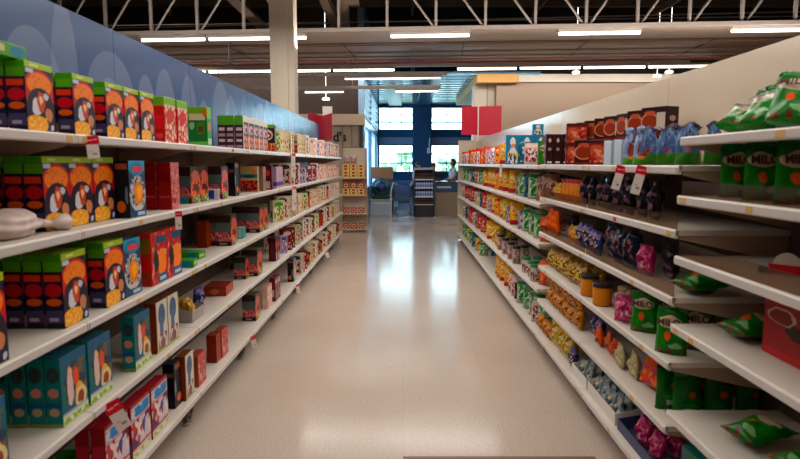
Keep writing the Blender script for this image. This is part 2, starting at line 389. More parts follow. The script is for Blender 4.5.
def lamp(x, L_, row, label, group, mat_=tubem, prof=.07, rod=0, tr=.026):
    o = empty('tube_lamp', (0, 0, 0)); o.parent = None
    box('lamp_body', -L_ / 2, L_ / 2, -prof, prof, 0, .05, housing, o)
    if rod:
        bm = bmesh.new(); tube(bm, (-L_ * .3, 0, .05), (-L_ * .3, 0, rod), .006, 6); tube(bm, (L_ * .3, 0, .05), (L_ * .3, 0, rod), .006, 6); link_mesh('hanger_rod', bm, paint, o)
    bm = bmesh.new(); tube(bm, (-L_ / 2 + .02, 0, -.022), (L_ / 2 - .02, 0, -.022), tr, 10); link_mesh('lamp_tube', bm, mat_, o, smooth=True)
    Y0, z = row
    o.location = (x, Y0 + x * math.tan(SKEW), z); o.rotation_euler = (0, 0, SKEW)
    tag(o, label, 'lamp', group); return o
# line 1: the separate lamps just in front of the soffit
names1 = [(140, 207, 'first'), (209, 275, 'second'), (275, 309, 'third'), (390, 468, 'fourth'), (550, 628, 'fifth'), (708, 790, 'sixth')]
for a, b, w_ in names1:
    Y0 = 11.52; xa, xb = (a - VPX) * Y0 / F, (b - VPX) * Y0 / F
    x = (xa + xb) / 2; lamp(x, xb - xa - .01, (Y0, 4.015), '%s glowing tube lamp from the left, line under the truss' % w_, 'tube lamps under the truss')
# rail lines behind
def rail(Y0, z, x0, x1, n, name_, lab, lamps, w_=.05):
    r = empty('lamp_rail', (0, Y0, z), SKEW)
    box('rail_bar', x0, x1, -w_, w_, .05, .12, housing, r)
    for q in range(5):
        xx = x0 + (x1 - x0) * (q + .5) / 5; bm = bmesh.new(); tube(bm, (xx, 0, .12), (xx, 0, 4.062 - z), .008, 6)
        link_mesh('hanger_rod', bm, paint, r)
    tag(r, lab, 'lamp rail')
    ords = ['leftmost', 'second', 'third', 'fourth', 'fifth', 'sixth', 'seventh', 'eighth', 'ninth']
    for i, (a, b) in enumerate(lamps):
        lamp((a + b) / 2, b - a, (Y0, z), '%s tube lamp from the left on the %s' % (ords[i], name_), 'tube lamps on the ' + name_, tr=.026 if Y0 > 14.9 else .012, prof=.07 if Y0 > 14.9 else .03)
Y2 = 15.0; z2 = H + 92.5 * Y2 / F - .03
rail(Y2, z2, -7.2, 6.9, 5, 'long rear rail', 'long pale lamp rail directly behind the soffit', [((a - VPX) * Y2 / F, (b - VPX) * Y2 / F) for a, b in ((110, 206), (208, 332), (334, 395), (455, 513), (515, 573), (575, 633), (635, 690))])
rail(14.0, H + 83 * 14.0 / F, (120 - VPX) * 14.0 / F, (446 - VPX) * 14.0 / F, 3, 'middle hanging rail', 'pale hanging lamp rail ending above the entrance windows', [((a - VPX) * 14.0 / F, (b - VPX) * 14.0 / F) for a, b in ((345, 440),)])
rail(14.4, H + 70.5 * 14.4 / F, (150 - VPX) * 14.4 / F, (440 - VPX) * 14.4 / F, 3, 'lowest hanging rail', 'lowest pale hanging lamp rail in front of the brown bulkhead', [((a - VPX) * 14.4 / F, (b - VPX) * 14.4 / F) for a, b in ((305, 345), (395, 438))])
for k, (px, py) in enumerate(((326, 100), (576, 73.5), (669, 73), (657, 77))):
    p = at(px, py, 15.3); bm = bmesh.new(); lathe(bm, [(.09, 0), (.1, .03), (.07, .06)], 12); tube(bm, (0, 0, .05), (0, 0, 5.8 - p[2]), .006, 6)
    tag(link_mesh('downlight', bm, emis('downlight_glow', '#fff4e4', 3), loc=p), ['small round downlight before the brown bulkhead at left', 'small round downlight over the right cream fascia, leftmost', 'small round downlight, upper of two at far right', 'small round downlight, lower of two at far right'][k], 'downlight')
# lamp rows above and behind the viewer
ORD5 = ['first', 'second', 'third', 'fourth', 'fifth']; ROWN = ['the row before the truss', 'the row above the near bays', 'the row above the viewer', 'the row behind the viewer']
for yy, zz in TUBE_ROWS:
    for k in range(5):
        lamp(-3.6 + k * 2, 1.9, (yy, zz), 'tube lamp overhead, %s from the left in %s' % (ORD5[k], ROWN[TUBE_ROWS.index((yy, zz))]), 'tube lamps in rows above the aisle', rod=5.8 - zz)
for k, p_ in enumerate(ENTRY):
    bm = bmesh.new(); tube(bm, (0, 0, .09), (0, 0, .19), .09, 14)
    tag(link_mesh('ceiling_spotlight', bm, mat('spot_grey', '#8c98a4', .4), loc=p_), 'round spotlight under the blue metal entrance ceiling, %s from the viewer' % ['nearest', 'second', 'farthest'][k], 'spotlight')
# power cable drop
bm = bmesh.new(); c0 = at(228.5, 38, 11.78)
pts = [(0, 0, .06), (0, 0, -.16), (0, 0, -.4), (-.02, 0, -.47), (-.08, 0, -.51), (-.2, 0, -.52)]
for a, b in zip(pts, pts[1:]): tube(bm, a, b, .012, 6)
for a, b in zip([(0, 0, -.4), (.03, 0, -.47), (.08, 0, -.51)], [(.03, 0, -.47), (.08, 0, -.51), (.16, 0, -.52)]): tube(bm, a, b, .012, 6)
tag(link_mesh('power_cable', bm, mat('black_cable', '#181412', .6), loc=c0), 'black power cable drop hanging between the two leftmost lamps', 'cable')

# ------------------------------------------------------------------ shelving
shelfm = mat('shelf_paint', '#cfc4b8', .42, noise=.08, nscale=9); lipm = mat('shelf_lip', '#d3c8bf', .4, noise=.1, nscale=14)
railm = mat('price_rail', '#c9bfbb', .3, noise=.15, nscale=30); sideback = mat('back_panel_brown', '#5c483c', .7)
stick = mat('yellow_sticker', '#c99a4e', .5); redst = mat('red_sticker', '#b02038', .5); footm = mat('foot_metal', '#6b5d50', .5, .4); undm = mat('bracket_paint', '#a88a76', .6)
clearm = glass('clear_riser', '#d9c8b8', .10, .12)
def blue_header():
    m, nt, b = new_mat('blue_header'); N, L = nt.nodes, nt.links
    g = N.new('ShaderNodeNewGeometry'); sp = N.new('ShaderNodeSeparateXYZ'); L.new(g.outputs['Position'], sp.inputs[0])
    cb = N.new('ShaderNodeCombineXYZ'); L.new(sp.outputs[1], cb.inputs[0]); L.new(sp.outputs[2], cb.inputs[1])
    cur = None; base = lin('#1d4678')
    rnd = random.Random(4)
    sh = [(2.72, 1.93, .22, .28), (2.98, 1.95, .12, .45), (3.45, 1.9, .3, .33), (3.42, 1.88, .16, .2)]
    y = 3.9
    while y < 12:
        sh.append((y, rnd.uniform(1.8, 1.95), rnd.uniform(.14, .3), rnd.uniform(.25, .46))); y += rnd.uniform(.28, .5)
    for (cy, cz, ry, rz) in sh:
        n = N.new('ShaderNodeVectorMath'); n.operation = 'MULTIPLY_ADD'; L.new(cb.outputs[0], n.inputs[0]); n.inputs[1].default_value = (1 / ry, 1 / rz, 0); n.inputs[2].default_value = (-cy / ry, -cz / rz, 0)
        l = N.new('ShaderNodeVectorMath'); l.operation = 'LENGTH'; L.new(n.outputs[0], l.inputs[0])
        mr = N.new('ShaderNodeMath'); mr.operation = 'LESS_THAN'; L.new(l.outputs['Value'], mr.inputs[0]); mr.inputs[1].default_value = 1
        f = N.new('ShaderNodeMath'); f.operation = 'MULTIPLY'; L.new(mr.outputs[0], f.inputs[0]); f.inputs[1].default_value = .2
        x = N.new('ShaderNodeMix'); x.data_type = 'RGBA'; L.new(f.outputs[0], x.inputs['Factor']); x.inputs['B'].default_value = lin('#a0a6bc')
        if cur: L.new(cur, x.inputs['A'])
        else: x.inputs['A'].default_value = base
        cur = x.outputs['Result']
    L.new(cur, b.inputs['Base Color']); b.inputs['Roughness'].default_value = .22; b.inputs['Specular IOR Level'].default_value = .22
    return m
BLUEH = blue_header()
CREAMH = mat('cream_header', '#d6c2aa', .16, noise=.06, nscale=1.5, spec=.8)
ORD = ['first', 'second', 'third', 'fourth', 'fifth', 'sixth', 'seventh', 'eighth', 'ninth', 'tenth', 'eleventh', 'twelfth', 'thirteenth', 'fourteenth', 'fifteenth', 'sixteenth', 'seventeenth', 'eighteenth', 'nineteenth']
TENS = {20: 'twent', 30: 'thirt', 40: 'fort', 50: 'fift', 60: 'sixt', 70: 'sevent', 80: 'eight', 90: 'ninet'}
def ordw(n):
    if n <= 19: return ORD[n - 1]
    t, u = n // 10 * 10, n % 10
    return TENS[t] + ('ieth' if u == 0 else 'y-' + ORD[u - 1])
rs = random.Random(11)
def bay(side, yc, zs, depth, top, label, riser=(), first=False, endp=False):
    s = -1 if side == 'L' else 1
    o = empty('shelving_bay', (s * (WL if s < 0 else WR), yc, 0), math.pi if s < 0 else 0)
    hb = BAY / 2 - .0025
    tag(o, label, 'shelving', 'shelving bays on the %s of the aisle' % ('left' if s < 0 else 'right'))
    for i, z in enumerate(zs):
        bm = bmesh.new(); bx(bm, .004, depth, -hb, hb, z - .024, z - .001)
        # folded front edge
        poly_prism(bm, [(0, z), (.012, z), (.012, z - .036), (0, z - .036), (-.004, z - .03), (-.004, z - .006)], 'y', -hb, hb)
        sh = link_mesh('shelf', bm, [shelfm], o)
        box('price_rail', -.0075, -.0045, -hb + .01, hb - .01, z - .031, z - .006, railm, sh)
        if rs.random() < .8:
            yy = rs.uniform(-.45, .45); box('price_sticker', -.009, -.0077, yy, yy + rs.uniform(.03, .05), z - .029, z - .008, rs.choice([stick, stick, stick, redst]), sh)
        if rs.random() < .6:
            yy = rs.choice([-.58, .53]); box('price_sticker', -.009, -.0077, yy, yy + .04, z - .03, z - .008, stick, sh)
        if i in riser:
            box('clear_riser', .008, .011, -hb + .01, hb - .01, z + .001, z + .06, clearm, sh)
        if i < len(zs) - 1:
            for sy in (-1, 1):
                bm = bmesh.new(); poly_prism(bm, [(.02, z - .026), (depth - .002, z - .026), (depth - .002, z - .14), (.02, z - .04)], 'y', sy * (hb - .006), sy * (hb - .009))
                link_mesh('bracket', bm, undm, sh)
    box('back_panel', depth, depth + .02, -hb, hb, .1, zs[0] + .02, sideback, o)
    box('header_panel', depth - .001 + .0005, depth + .025, -hb, hb, zs[0] + .021, top, BLUEH if s < 0 else CREAMH, o)
    for sy in (-1, 1):
        box('upright', depth + .022, depth + .06, sy * (hb - .03) - .015, sy * (hb - .03) + .015, 0, zs[0], undm, o)
        bm = bmesh.new(); bx(bm, .06, depth, sy * (hb - .03) - .008, sy * (hb - .03) + .008, .055, zs[-1] - .025)
        bx(bm, .07, .1, sy * (hb - .03) - .012, sy * (hb - .03) + .012, .02, .056); 
        ft = link_mesh('foot', bm, footm, o)
        bm = bmesh.new(); lathe(bm, [(.022, 0), (.024, .006), (.012, .012), (.009, .03)], 12); link_mesh('foot_pad', bm, mat('pad_grey', '#8d8075', .5), ft, loc=(.085, sy * (hb - .03), 0))
    if endp: 
        box('end_panel', -.0, depth + .02, hb + .001, hb + .02, .02, 2.06, mat('end_panel_cream', '#c3b29c', .5), o)
    return o
bl = ['nearest left shelving bay', 'second left shelving bay from the camera', 'third left shelving bay from the camera', 'fourth left shelving bay from the camera', 'fifth left shelving bay from the camera', 'sixth left shelving bay from the camera', 'seventh left shelving bay from the camera', 'eighth left shelving bay from the camera', 'last left shelving bay at the far end of the aisle']
extra = ['holding orange fronted cereal boxes', 'with red boxes on its top shelf', 'with maroon boxes on its top shelf', 'with dark round logo boxes above', 'with small cream boxes', 'beneath pale blue header', 'below the column', '', '']
for k in range(9):
    bay('L', L_Y0 + (k - .5) * BAY, L_Z, DL, 2.36, (bl[k] + ' ' + extra[k]).strip())
rx = ['nearest right shelving bay with green pouches and the red carton', 'second right shelving bay, holding upright green pouches and blue bags', 'third right shelving bay, with orange tubs and brown drink boxes', 'fourth right shelving bay, with black lidded jars', 'fifth right shelving bay from the camera, wide spaced shelves', 'sixth right shelving bay from the camera', 'seventh right shelving bay from the camera', 'eighth right shelving bay from the camera', 'last right shelving bay beside the cream end panel']
for k in range(9):
    zs = RN_Z if k == 0 else RM_Z if k < 3 else RF_Z
    bay('R', R_Y0 + (k - .5) * BAY, zs, DR, 2.117, rx[k], riser=(1, 2) if k < 3 else (), endp=(k == 8))

# ------------------------------------------------------------------ packs
KIND = {}
def box_kind(key, name, desc, w, d, h, front, side, top, cat='box', flat=False):
    bm = bmesh.new(); bx(bm, -w / 2, w / 2, -d / 2, d / 2, 0, h)
    bmesh.ops.bevel(bm, geom=bm.edges[:], offset=min(.0018, d * .03), segments=1, affect='EDGES')
    bm.normal_update(); bmesh.ops.recalc_face_normals(bm, faces=bm.faces)
    uvl = bm.loops.layers.uv.new('UVMap')
    for f in bm.faces:
        n = f.normal; a = max(range(3), key=lambda i: abs(n[i])); f.material_index = {1: 0, 0: 1, 2: 2}[a]
        for lp in f.loops:
            c = lp.vert.co
            lp[uvl].uv = {1: (c.x / w + .5, c.z / h), 0: (c.y / d + .5, c.z / h), 2: (c.x / w + .5, c.y / d + .5)}[a]
    me = bpy.data.meshes.new(name); bm.to_mesh(me); bm.free()
    for m in (front, side, top): me.materials.append(m)
    KIND[key] = dict(name=name, desc=desc, w=w, d=d, h=h, meshes=[[(name, me, (0, 0, 0))]], cat=cat)
def pillow_mesh(name, w, t, h, m, seed, stand=False, crinkle=1.0, pinch=0):
    rd = random.Random(seed); nu, nv = 10, 14
    bm = bmesh.new(); uvl = bm.loops.layers.uv.new('UVMap')
    ph = [rd.uniform(0, 6.28) for _ in range(8)]
    grid = {}
    for sd in (-1, 1):
        for j in range(nv + 1):
            v = j / nv
            if stand: f = (1 - v ** 2.2) ** .75 if v < 1 else 0; f = max(f, 0); f *= min(1, .75 + v * 1.5)
            else: f = max(0, math.sin(math.pi * min(max(v, .0), 1))) ** .55
            wd = w / 2 * (1 - .07 * math.sin(math.pi * v)) * (1 - .10 * max(0, v - .85) / .15 * rd.uniform(.3, 1)) * (1 - pinch * min(1, max(0, v - .6) / .25) + pinch * 1.1 * max(0, v - .88) / .12)
            for i in range(nu + 1):
                u = -1 + 2 * i / nu
                edge = (1 - abs(u) ** 3)
                y = sd * (t / 2 * f * (.15 + .85 * edge if stand and v < .3 else edge))
                y += crinkle * .004 * edge * f * (math.sin(5 * u + 7 * v + ph[0]) + math.sin(11 * v - 4 * u + ph[1]) + .6 * math.sin(17 * u * v + ph[2]))
                y += .012 * crinkle * max(0, v - .6) * math.sin(3 * u + ph[3])
                z = v * h + (.006 * crinkle * math.sin(4 * u + ph[4]) if v > .8 else 0)
                if (i in (0, nu) or j == nv or (j == 0 and not stand)) and sd == 1: grid[(sd, i, j)] = grid[(-1, i, j)]; continue
                grid[(sd, i, j)] = bm.verts.new((u * wd, y, max(z, 0)))
    for sd in (-1, 1):
        for j in range(nv):
            for i in range(nu):
                q = [(i, j), (i + 1, j), (i + 1, j + 1), (i, j + 1)]; vs = [grid[(sd, a, b)] for a, b in q]
                if len(set(vs)) < 3: continue
                try: f = bm.faces.new(vs)
                except Exception: continue
                for lp, (a, b) in zip(f.loops, q): lp[uvl].uv = (a / nu if sd < 0 else 1 - a / nu, b / nv)
    if stand:
        A = [grid[(-1, i, 0)] for i in range(nu + 1)]; B = [grid[(1, i, 0)] for i in range(nu - 1, 0, -1)]
        try: bm.faces.new(A + B)
        except Exception: pass
    bmesh.ops.recalc_face_normals(bm, faces=bm.faces)
    me = bpy.data.meshes.new(name); bm.to_mesh(me); bm.free(); me.materials.append(m)
    me.polygons.foreach_set('use_smooth', [True] * len(me.polygons))
    return me
def seal_mesh(w, h, m):
    bm = bmesh.new(); n = 12
    for i in range(n):
        a, b = -w / 2 + w * i / n, -w / 2 + w * (i + 1) / n; y = .0015 * (-1) ** i
        bx(bm, a, b, y - .0012, y + .0012, h - .014, h + .008)
    me = bpy.data.meshes.new('top_seal'); bm.to_mesh(me); bm.free(); me.materials.append(m); return me
def bag_kind(key, name, desc, w, t, h, m, stand=False, crinkle=1.0, seal=None, cat='bag', nvar=3, pinch=0):
    vs = []
    for k in range(nvar):
        parts = [(name, pillow_mesh(name, w, t, h, m, len(key) * 7 + k, stand, crinkle, pinch), (0, 0, 0))]
        if seal: parts.append(('top_seal', seal_mesh(w * .9, h, seal), (0, 0, 0)))
        vs.append(parts)
    KIND[key] = dict(name=name, desc=desc, w=w, d=t, h=h, meshes=vs, cat=cat)
def jar_kind(key, name, desc, r, h, body, lid, cat='jar', lr=1.03):
    bm = bmesh.new(); uvl = bm.loops.layers.uv.new('UVMap')
    lathe(bm, [(r * .9, 0), (r, .006), (r, h * .78), (r * .9, h * .84)], 20, 0, uvl)
    me = bpy.data.meshes.new(name); bm.to_mesh(me); bm.free(); me.materials.append(body); me.polygons.foreach_set('use_smooth', [True] * len(me.polygons))
    bm = bmesh.new(); lathe(bm, [(r * lr, h * .84), (r * lr, h * .985), (r * lr * .94, h)], 20)
    m2 = bpy.data.meshes.new('lid'); bm.to_mesh(m2); bm.free(); m2.materials.append(lid)
    KIND[key] = dict(name=name, desc=desc, w=2 * r * max(1, lr), d=2 * r * max(1, lr), h=h, meshes=[[(name, me, (0, 0, 0)), ('lid', m2, (0, 0, 0))]], cat=cat)

PLACED = []      # (obj, desc, place, sort key, cat)
rp = random.Random(5)
def put(key, x, y, z, rz=0, place='', rot=None, sort=None, desc=None, var=None):
    k = KIND[key]; v = k['meshes'][var if var is not None else rp.randrange(len(k['meshes']))]
    nm, me, _ = v[0]
    if k['cat'] == 'bag' and not rot: rot = (R(rp.uniform(-1.5, .5)), R(rp.uniform(-1.5, 1.5)), rz); z += .003
    o = bpy.data.objects.new(nm, me); COL.objects.link(o); o.location = (x, y, z); o.rotation_euler = rot if rot else (0, 0, rz)
    for pn, pm, pl in v[1:]:
        c = bpy.data.objects.new(pn, pm); COL.objects.link(c); c.parent = o; c.location = pl
    if 'extra' in k: k['extra'](o)
    if k['cat'] == 'bag': q_ = rp.uniform(.86, 1.0); o.scale = (q_, q_, q_ * rp.uniform(.93, 1.0))
    PLACED.append((o, desc or k['desc'], place, y if sort is None else sort, k['cat'])); return o
SN = {('L', i): n for i, n in enumerate(['left top shelf', 'left second shelf', 'left third shelf', 'left fourth shelf', 'left bottom shelf'])}
for i, n in enumerate(['right top shelf', 'right second shelf', 'right third shelf', 'right fourth shelf', 'right fifth shelf', 'right bottom shelf']): SN[('R', i)] = n
cursor = {}
def zone_z(side, i, y):
    if side == 'L': return L_Z[i]
    if y < R_Y0: return RN_Z[i]
    if y < R_Y0 + 2 * BAY: return RM_Z[i]
    return RF_Z[i] if i < 5 else RF_Z[4]
def ends(side): return L_END if side == 'L' else R_END
def run(side, i, key, px, n=1, inset=.03, rows=1, tiers=1, turned=False, gap=.003, z=None, zone='', jit=1.0, rows2=1, desc=None):
    k = KIND[key]; sg = -1 if side == 'L' else 1; W = WL if side == 'L' else WR
    wy, wx = (k['d'], k['w']) if turned else (k['w'], k['d'])
    if zone == 'mid': zz = RM_Z[i]
    elif zone == 'near': zz = RN_Z[i]
    elif zone == 'far': zz = RF_Z[i]
    else: zz = L_Z[i]
    if z is not None: zz = z
    ck = (side, round(zz, 2))
    y = y_at(px, W + inset, zz)
    y = max(y, cursor.get(ck, -9) + gap)
    last = None
    for q in range(n):
        lim = ends(side) if zone in ('', 'far') else (R_Y0 + 2 * BAY if zone == 'mid' else R_Y0)
        if y + wy > lim - .01: break
        for r in range(rows if q == 0 else rows2):
            for t in range(tiers):
                rz = (0 if turned else (math.pi / 2 if side == 'L' else -math.pi / 2)) + R(rp.uniform(-1.5, 1.5)) * jit
                X = W + inset + wx / 2 + r * (wx + .004) + rp.uniform(0, .004) * jit
                pl = SN[(side, i)] if zone != 'near' else 'nearest ' + SN[(side, i)]
                if r: pl += ', back row'
                if t: pl += ', stacked on top'
                put(key, sg * X, y + wy / 2, zz + t * (k['h'] + .001), rz, pl, desc=desc)
        y += wy + gap; cursor[ck] = y
    return y
def fill(side, i, keys, px0, px1, zone='', inset=.03, skip=.05, tiers=1, jit=2.0, seed=1, gap=.006):
    r2 = random.Random(seed * 31 + i); W = WL if side == 'L' else WR
    zz = L_Z[i] if side == 'L' else (RF_Z if zone == 'far' else RM_Z)[i]
    y = y_at(px0, W, zz); y1 = min(y_at(px1, W, zz), ends(side) - .02)
    cursor[(side, round(zz, 2))] = max(cursor.get((side, round(zz, 2)), -9), y)
    while cursor[(side, round(zz, 2))] < y1:
        key = r2.choice(keys); n = r2.choice([1, 2, 2, 3, 4])
        if r2.random() < skip: cursor[(side, round(zz, 2))] += r2.uniform(.1, .3); continue
        c0 = cursor[(side, round(zz, 2))]
        if c0 + KIND[key]['w'] > y1: break
        n = max(1, min(n, int((y1 - c0) / (KIND[key]['w'] + gap))))
        run(side, i, key, 403.0 + (-380 if side == 'L' else 380), n, inset + r2.uniform(0, .03), zone=zone, jit=jit, gap=gap, tiers=tiers if KIND[key]['h'] < .16 else 1)

# ---- printed faces
GRN = '#6f9c36'
f_purple = art('face_purple', '#1c1a36', [('e', .5, .60, .56, .30, '#b8321e'), ('e', .5, .69, .44, .17, '#e08a2c'), ('s', .1, .5, .9, .85, 16, .66, '#b84a1c'), ('e', .5, .40, .46, .24, '#24142c'),
    ('e', .36, .36, .16, .13, '#cfcdd6'), ('e', .52, .44, .14, .15, '#b8552c'), ('e', .52, .47, .06, .07, '#e9c9a0'), ('e', .70, .52, .10, .05, '#c9c6d2'), ('e', .34, .11, .40, .13, '#e0a04a'), ('s', 0, 0, .7, .22, 18, .55, '#f0c880'), ('e', .78, .26, .13, .10, '#c48668'), ('e', .88, .07, .07, .05, '#c8c8d8'), ('r', .04, .84, .3, .9, '#bcc4d4'), ('r', 0, .91, 1, 1, '#a8bc5c'), ('r', .2, .94, .5, .97, '#d8dca8')])
s_purple = art('side_purple', '#1d1730', [('r', 0, .77, 1, 1, '#58922e'), ('r', .06, .77, .94, .9, '#6ea43a'), ('r', .1, .64, .98, .73, '#d2512a'), ('e', .5, .52, .46, .09, '#b82c38'), ('e', .5, .36, .42, .05, '#cf6a30'), ('r', .04, .08, .96, .25, '#494260'), ('r', .3, .10, .8, .15, '#a9a2ac')])
t_green = art('top_green', '#7ca63c', [('r', .1, .3, .6, .7, '#b8c870')])
box_kind('purple', 'cereal_box', 'dark cereal box with orange arch front and green top', .163, .066, .238, f_purple, s_purple, t_green)
box_kind('purplebig', 'cereal_box', 'large dark cereal box with orange arch front and green top', .18, .07, .285, f_purple, s_purple, t_green)
box_kind('greenflat', 'green_carton', 'flat bright green carton', .19, .11, .045, art('face_gflat', '#5b9434', [('r', .05, .3, .4, .8, '#c9c4a0'), ('e', .75, .5, .2, .4, '#2f7f9c')]), art('side_gflat', '#4a8c30', [('r', .1, .3, .8, .7, '#b8bf94')]), art('top_gflat', '#4f9a35', [('s', 0, 0, 1, 1, 5, .6, '#3a7a2a')]))
f_straw = art('face_straw', '#c8b8a4', [('p', 0, 0, 1, .8, 9, ['#c03030', '#d8c8b0', '#a82028', '#e0d0c0', '#c86048']), ('e', .5, .6, .35, .14, '#c02432'), ('r', 0, .84, 1, 1, '#84ac4c')])
s_straw = art('side_straw', '#bc2630', [('r', 0, .8, 1, 1, '#7aa03c'), ('r', .15, .3, .85, .6, '#cf3c40'), ('r', .2, .1, .8, .2, '#d86058')])
box_kind('straw', 'cereal_box', 'red cereal box with berry picture and green top', .15, .062, .245, f_straw, s_straw, t_green)
f_green = art('face_green', '#1f6a38', [('r', 0, .78, 1, 1, '#7aa04a'), ('r', .06, .66, .9, .82, '#c6b99a'), ('e', .2, .52, .14, .1, '#8fae8a'), ('r', .45, .3, .85, .6, '#4c7a2e'), ('r', .52, .36, .78, .5, '#5a3a20'), ('r', 0, 0, 1, .12, '#6fae6a'), ('e', .9, .85, .12, .1, '#c0603a')])
box_kind('green', 'cereal_box', 'green cereal box with a brown square and cream band', .125, .09, .255, f_green, art('side_green', '#3f8a3c', [('r', 0, .7, 1, 1, '#86b050'), ('e', .5, .5, .3, .12, '#c87850'), ('r', .1, .05, .9, .2, '#b9c9a8')]), t_green)
f_mar = art('face_maroon', '#3a1620', [('r', 0, .0, .12, 1, '#d8cfd0'), ('r', 0, .82, 1, 1, '#d6cfc4'), ('e', .5, .6, .4, .14, '#c9a0a4'), ('p', .12, .05, 1, .4, 8, ['#c86a3c', '#5a2020', '#d8a070', '#7a3028']), ('e', .6, .58, .2, .07, '#5c1c24')])
s_mar = art('side_maroon', '#32141c', [('r', 0, .72, 1, 1, '#55862e'), ('r', .15, .55, .85, .64, '#b3a0a0'), ('r', .1, .38, .9, .47, '#8f7880'), ('r', .15, .22, .85, .3, '#b3a0a0'), ('r', .1, .05, .9, .12, '#8f7880')])
box_kind('maroon', 'cereal_box', 'maroon cereal box with white edge and green topped side', .17, .066, .27, f_mar, s_mar, t_green)
f_swirl = art('face_swirl', '#2b1418', [('e', .45, .62, .42, .2, '#c9b0a4'), ('e', .45, .60, .34, .13, '#6a2024'), ('e', .45, .6, .2, .06, '#d8c8bc'), ('p', 0, 0, 1, .32, 9, ['#c8602c', '#e09a50', '#5a2018', '#b84420']), ('r', 0, .88, 1, 1, '#6f8f3c')])
box_kind('swirl', 'cereal_box', 'dark brown cereal box with pale ring logo', .14, .07, .27, f_swirl, art('side_swirl', '#2d1b22', [('r', .2, .3, .8, .8, '#6a4a4c')]), t_green)
f_teal = art('face_tealwhite', '#174a5e', [('r', 0, .82, 1, 1, '#4f9ab8'), ('e', .5, .85, .42, .12, '#2b7fa0'), ('r', .25, .8, .85, .9, '#c8505c'), ('e', .5, .42, .5, .32, '#c9c4bc'), ('s', .0, .2, 1, .75, 12, .5, '#2c3f5a'), ('e', .55, .42, .26, .2, '#e08c2c'), ('e', .58, .44, .14, .12, '#f0b040'), ('r', 0, 0, 1, .12, '#1e4c70'), ('r', .45, .03, .9, .09, '#b8c8d0')])
box_kind('hoop', 'cereal_box', 'teal cereal box with orange ball splash picture', .165, .07, .27, f_teal, art('side_teal', '#15161e', [('e', .6, .2, .3, .1, '#c8702c'), ('r', .1, .85, .9, .95, '#a86050'), ('e', .2, .4, .1, .15, '#6f8890')]), art('top_teal', '#2a6c88'))
box_kind('darkhoop', 'cereal_box', 'black cereal box with small orange ball', .1, .066, .262, art('face_dark', '#12141c', [('e', .6, .2, .28, .1, '#d0762c'), ('e', .15, .45, .1, .18, '#8a9aa0'), ('r', .2, .85, .9, .96, '#a05a48')]), art('side_dark', '#16141a', [('r', .1, .7, .9, .8, '#7a5048')]), art('top_dark', '#20242a'))
f_red = art('face_red', '#a81c26', [('s', 0, 0, 1, 1, 16, .52, '#d8a49c'), ('s', .1, .1, .9, .9, 8, .6, '#7a1018')])
box_kind('red', 'cereal_box', 'plain deep red cereal box with speckled front', .125, .075, .262, f_red, art('side_red', '#961820', [('r', .1, .25, .9, .3, '#b8504c'), ('r', .1, .6, .9, .75, '#7c141c')]), art('top_red', '#8a1a20'))
f_bball = art('face_redball', '#b02028', [('p', 0, .05, 1, 1, 7, ['#b02028', '#c84030', '#d8a090', '#8a1820', '#b02028']), ('e', .68, .42, .28, .25, '#e88a28'), ('e', .3, .45, .16, .2, '#241418'), ('r', .35, .78, 1, .92, '#24506c'), ('r', .4, 0, 1, .18, '#2a5c82'), ('r', .5, .05, .9, .12, '#c0ccd4')])
box_kind('redball', 'cereal_box', 'red cereal box with orange ball and blue foot band', .2, .075, .27, f_bball, art('side_redball', '#b8442a', [('r', .1, .62, .9, .9, '#8c7030'), ('r', .1, .3, .9, .55, '#cc3a2c'), ('r', .1, .05, .9, .25, '#a0402a')]), art('top_rb', '#9a3028'))
f_cast = art('face_storybook', '#1c5f6c', [('r', 0, .85, 1, 1, '#24607f'), ('p', .1, .3, .95, .85, 5, ['#1c5f6c', '#2a3a50', '#7a5c40', '#1c5f6c', '#31804e']), ('e', .33, .5, .12, .26, '#d8bcb4'), ('e', .34, .74, .08, .07, '#e0b49a'), ('e', .58, .62, .1, .14, '#d0603c'), ('e', .66, .4, .14, .12, '#d8a850'), ('e', .72, .28, .22, .16, '#dcc8a0'), ('e', .72, .28, .13, .1, '#8a4a2c'), ('r', 0, 0, 1, .15, '#cfd0b4'), ('p', 0.02, .02, .98, .1, 12, ['#8fae50', '#dcdcc0', '#8fae50']), ('r', 0, .15, 1, .18, '#9aa0b8')])
s_cast = art('side_storybook', '#1a7a78', [('e', .5, .76, .4, .12, '#3a4a4a'), ('e', .5, .5, .32, .07, '#c89080'), ('r', .05, .28, .95, .36, '#1c5c82'), ('e', .5, .22, .3, .06, '#b8a088'), ('r', 0, 0, 1, .05, '#8a9a54')])
box_kind('teal', 'cereal_box', 'teal cereal box with dancing figures and green foot band', .18, .062, .268, f_cast, s_cast, art('top_cast', '#1d6070'))
f_rb = art('face_redblue', '#b9323c', [('p', 0, .2, 1, .68, 6, ['#b02434', '#d0c0c4', '#30407a', '#b02434', '#e0d0cc', '#5c3048']), ('r', .02, .7, .98, .95, '#c8bcc0'), ('p', .05, .72, .95, .92, 7, ['#2f7cae', '#3c8cba', '#cfc4c8', '#2f7cae']), ('r', 0, 0, 1, .16, '#cdc8b4'), ('p', 0.02, .03, .98, .11, 12, ['#8fae60', '#dcdcc8', '#9ab870']), ('r', 0, .95, 1, 1, '#8c1824')])
s_rb = art('side_redblue', '#8e1a26', [('r', .1, .4, .9, .7, '#a83440'), ('r', .1, .1, .9, .3, '#2f6c8e')])
box_kind('redblue', 'cereal_box', 'red and white cereal box with blue lettering shapes', .215, .062, .265, f_rb, s_rb, art('top_rbl', '#8e2430'))
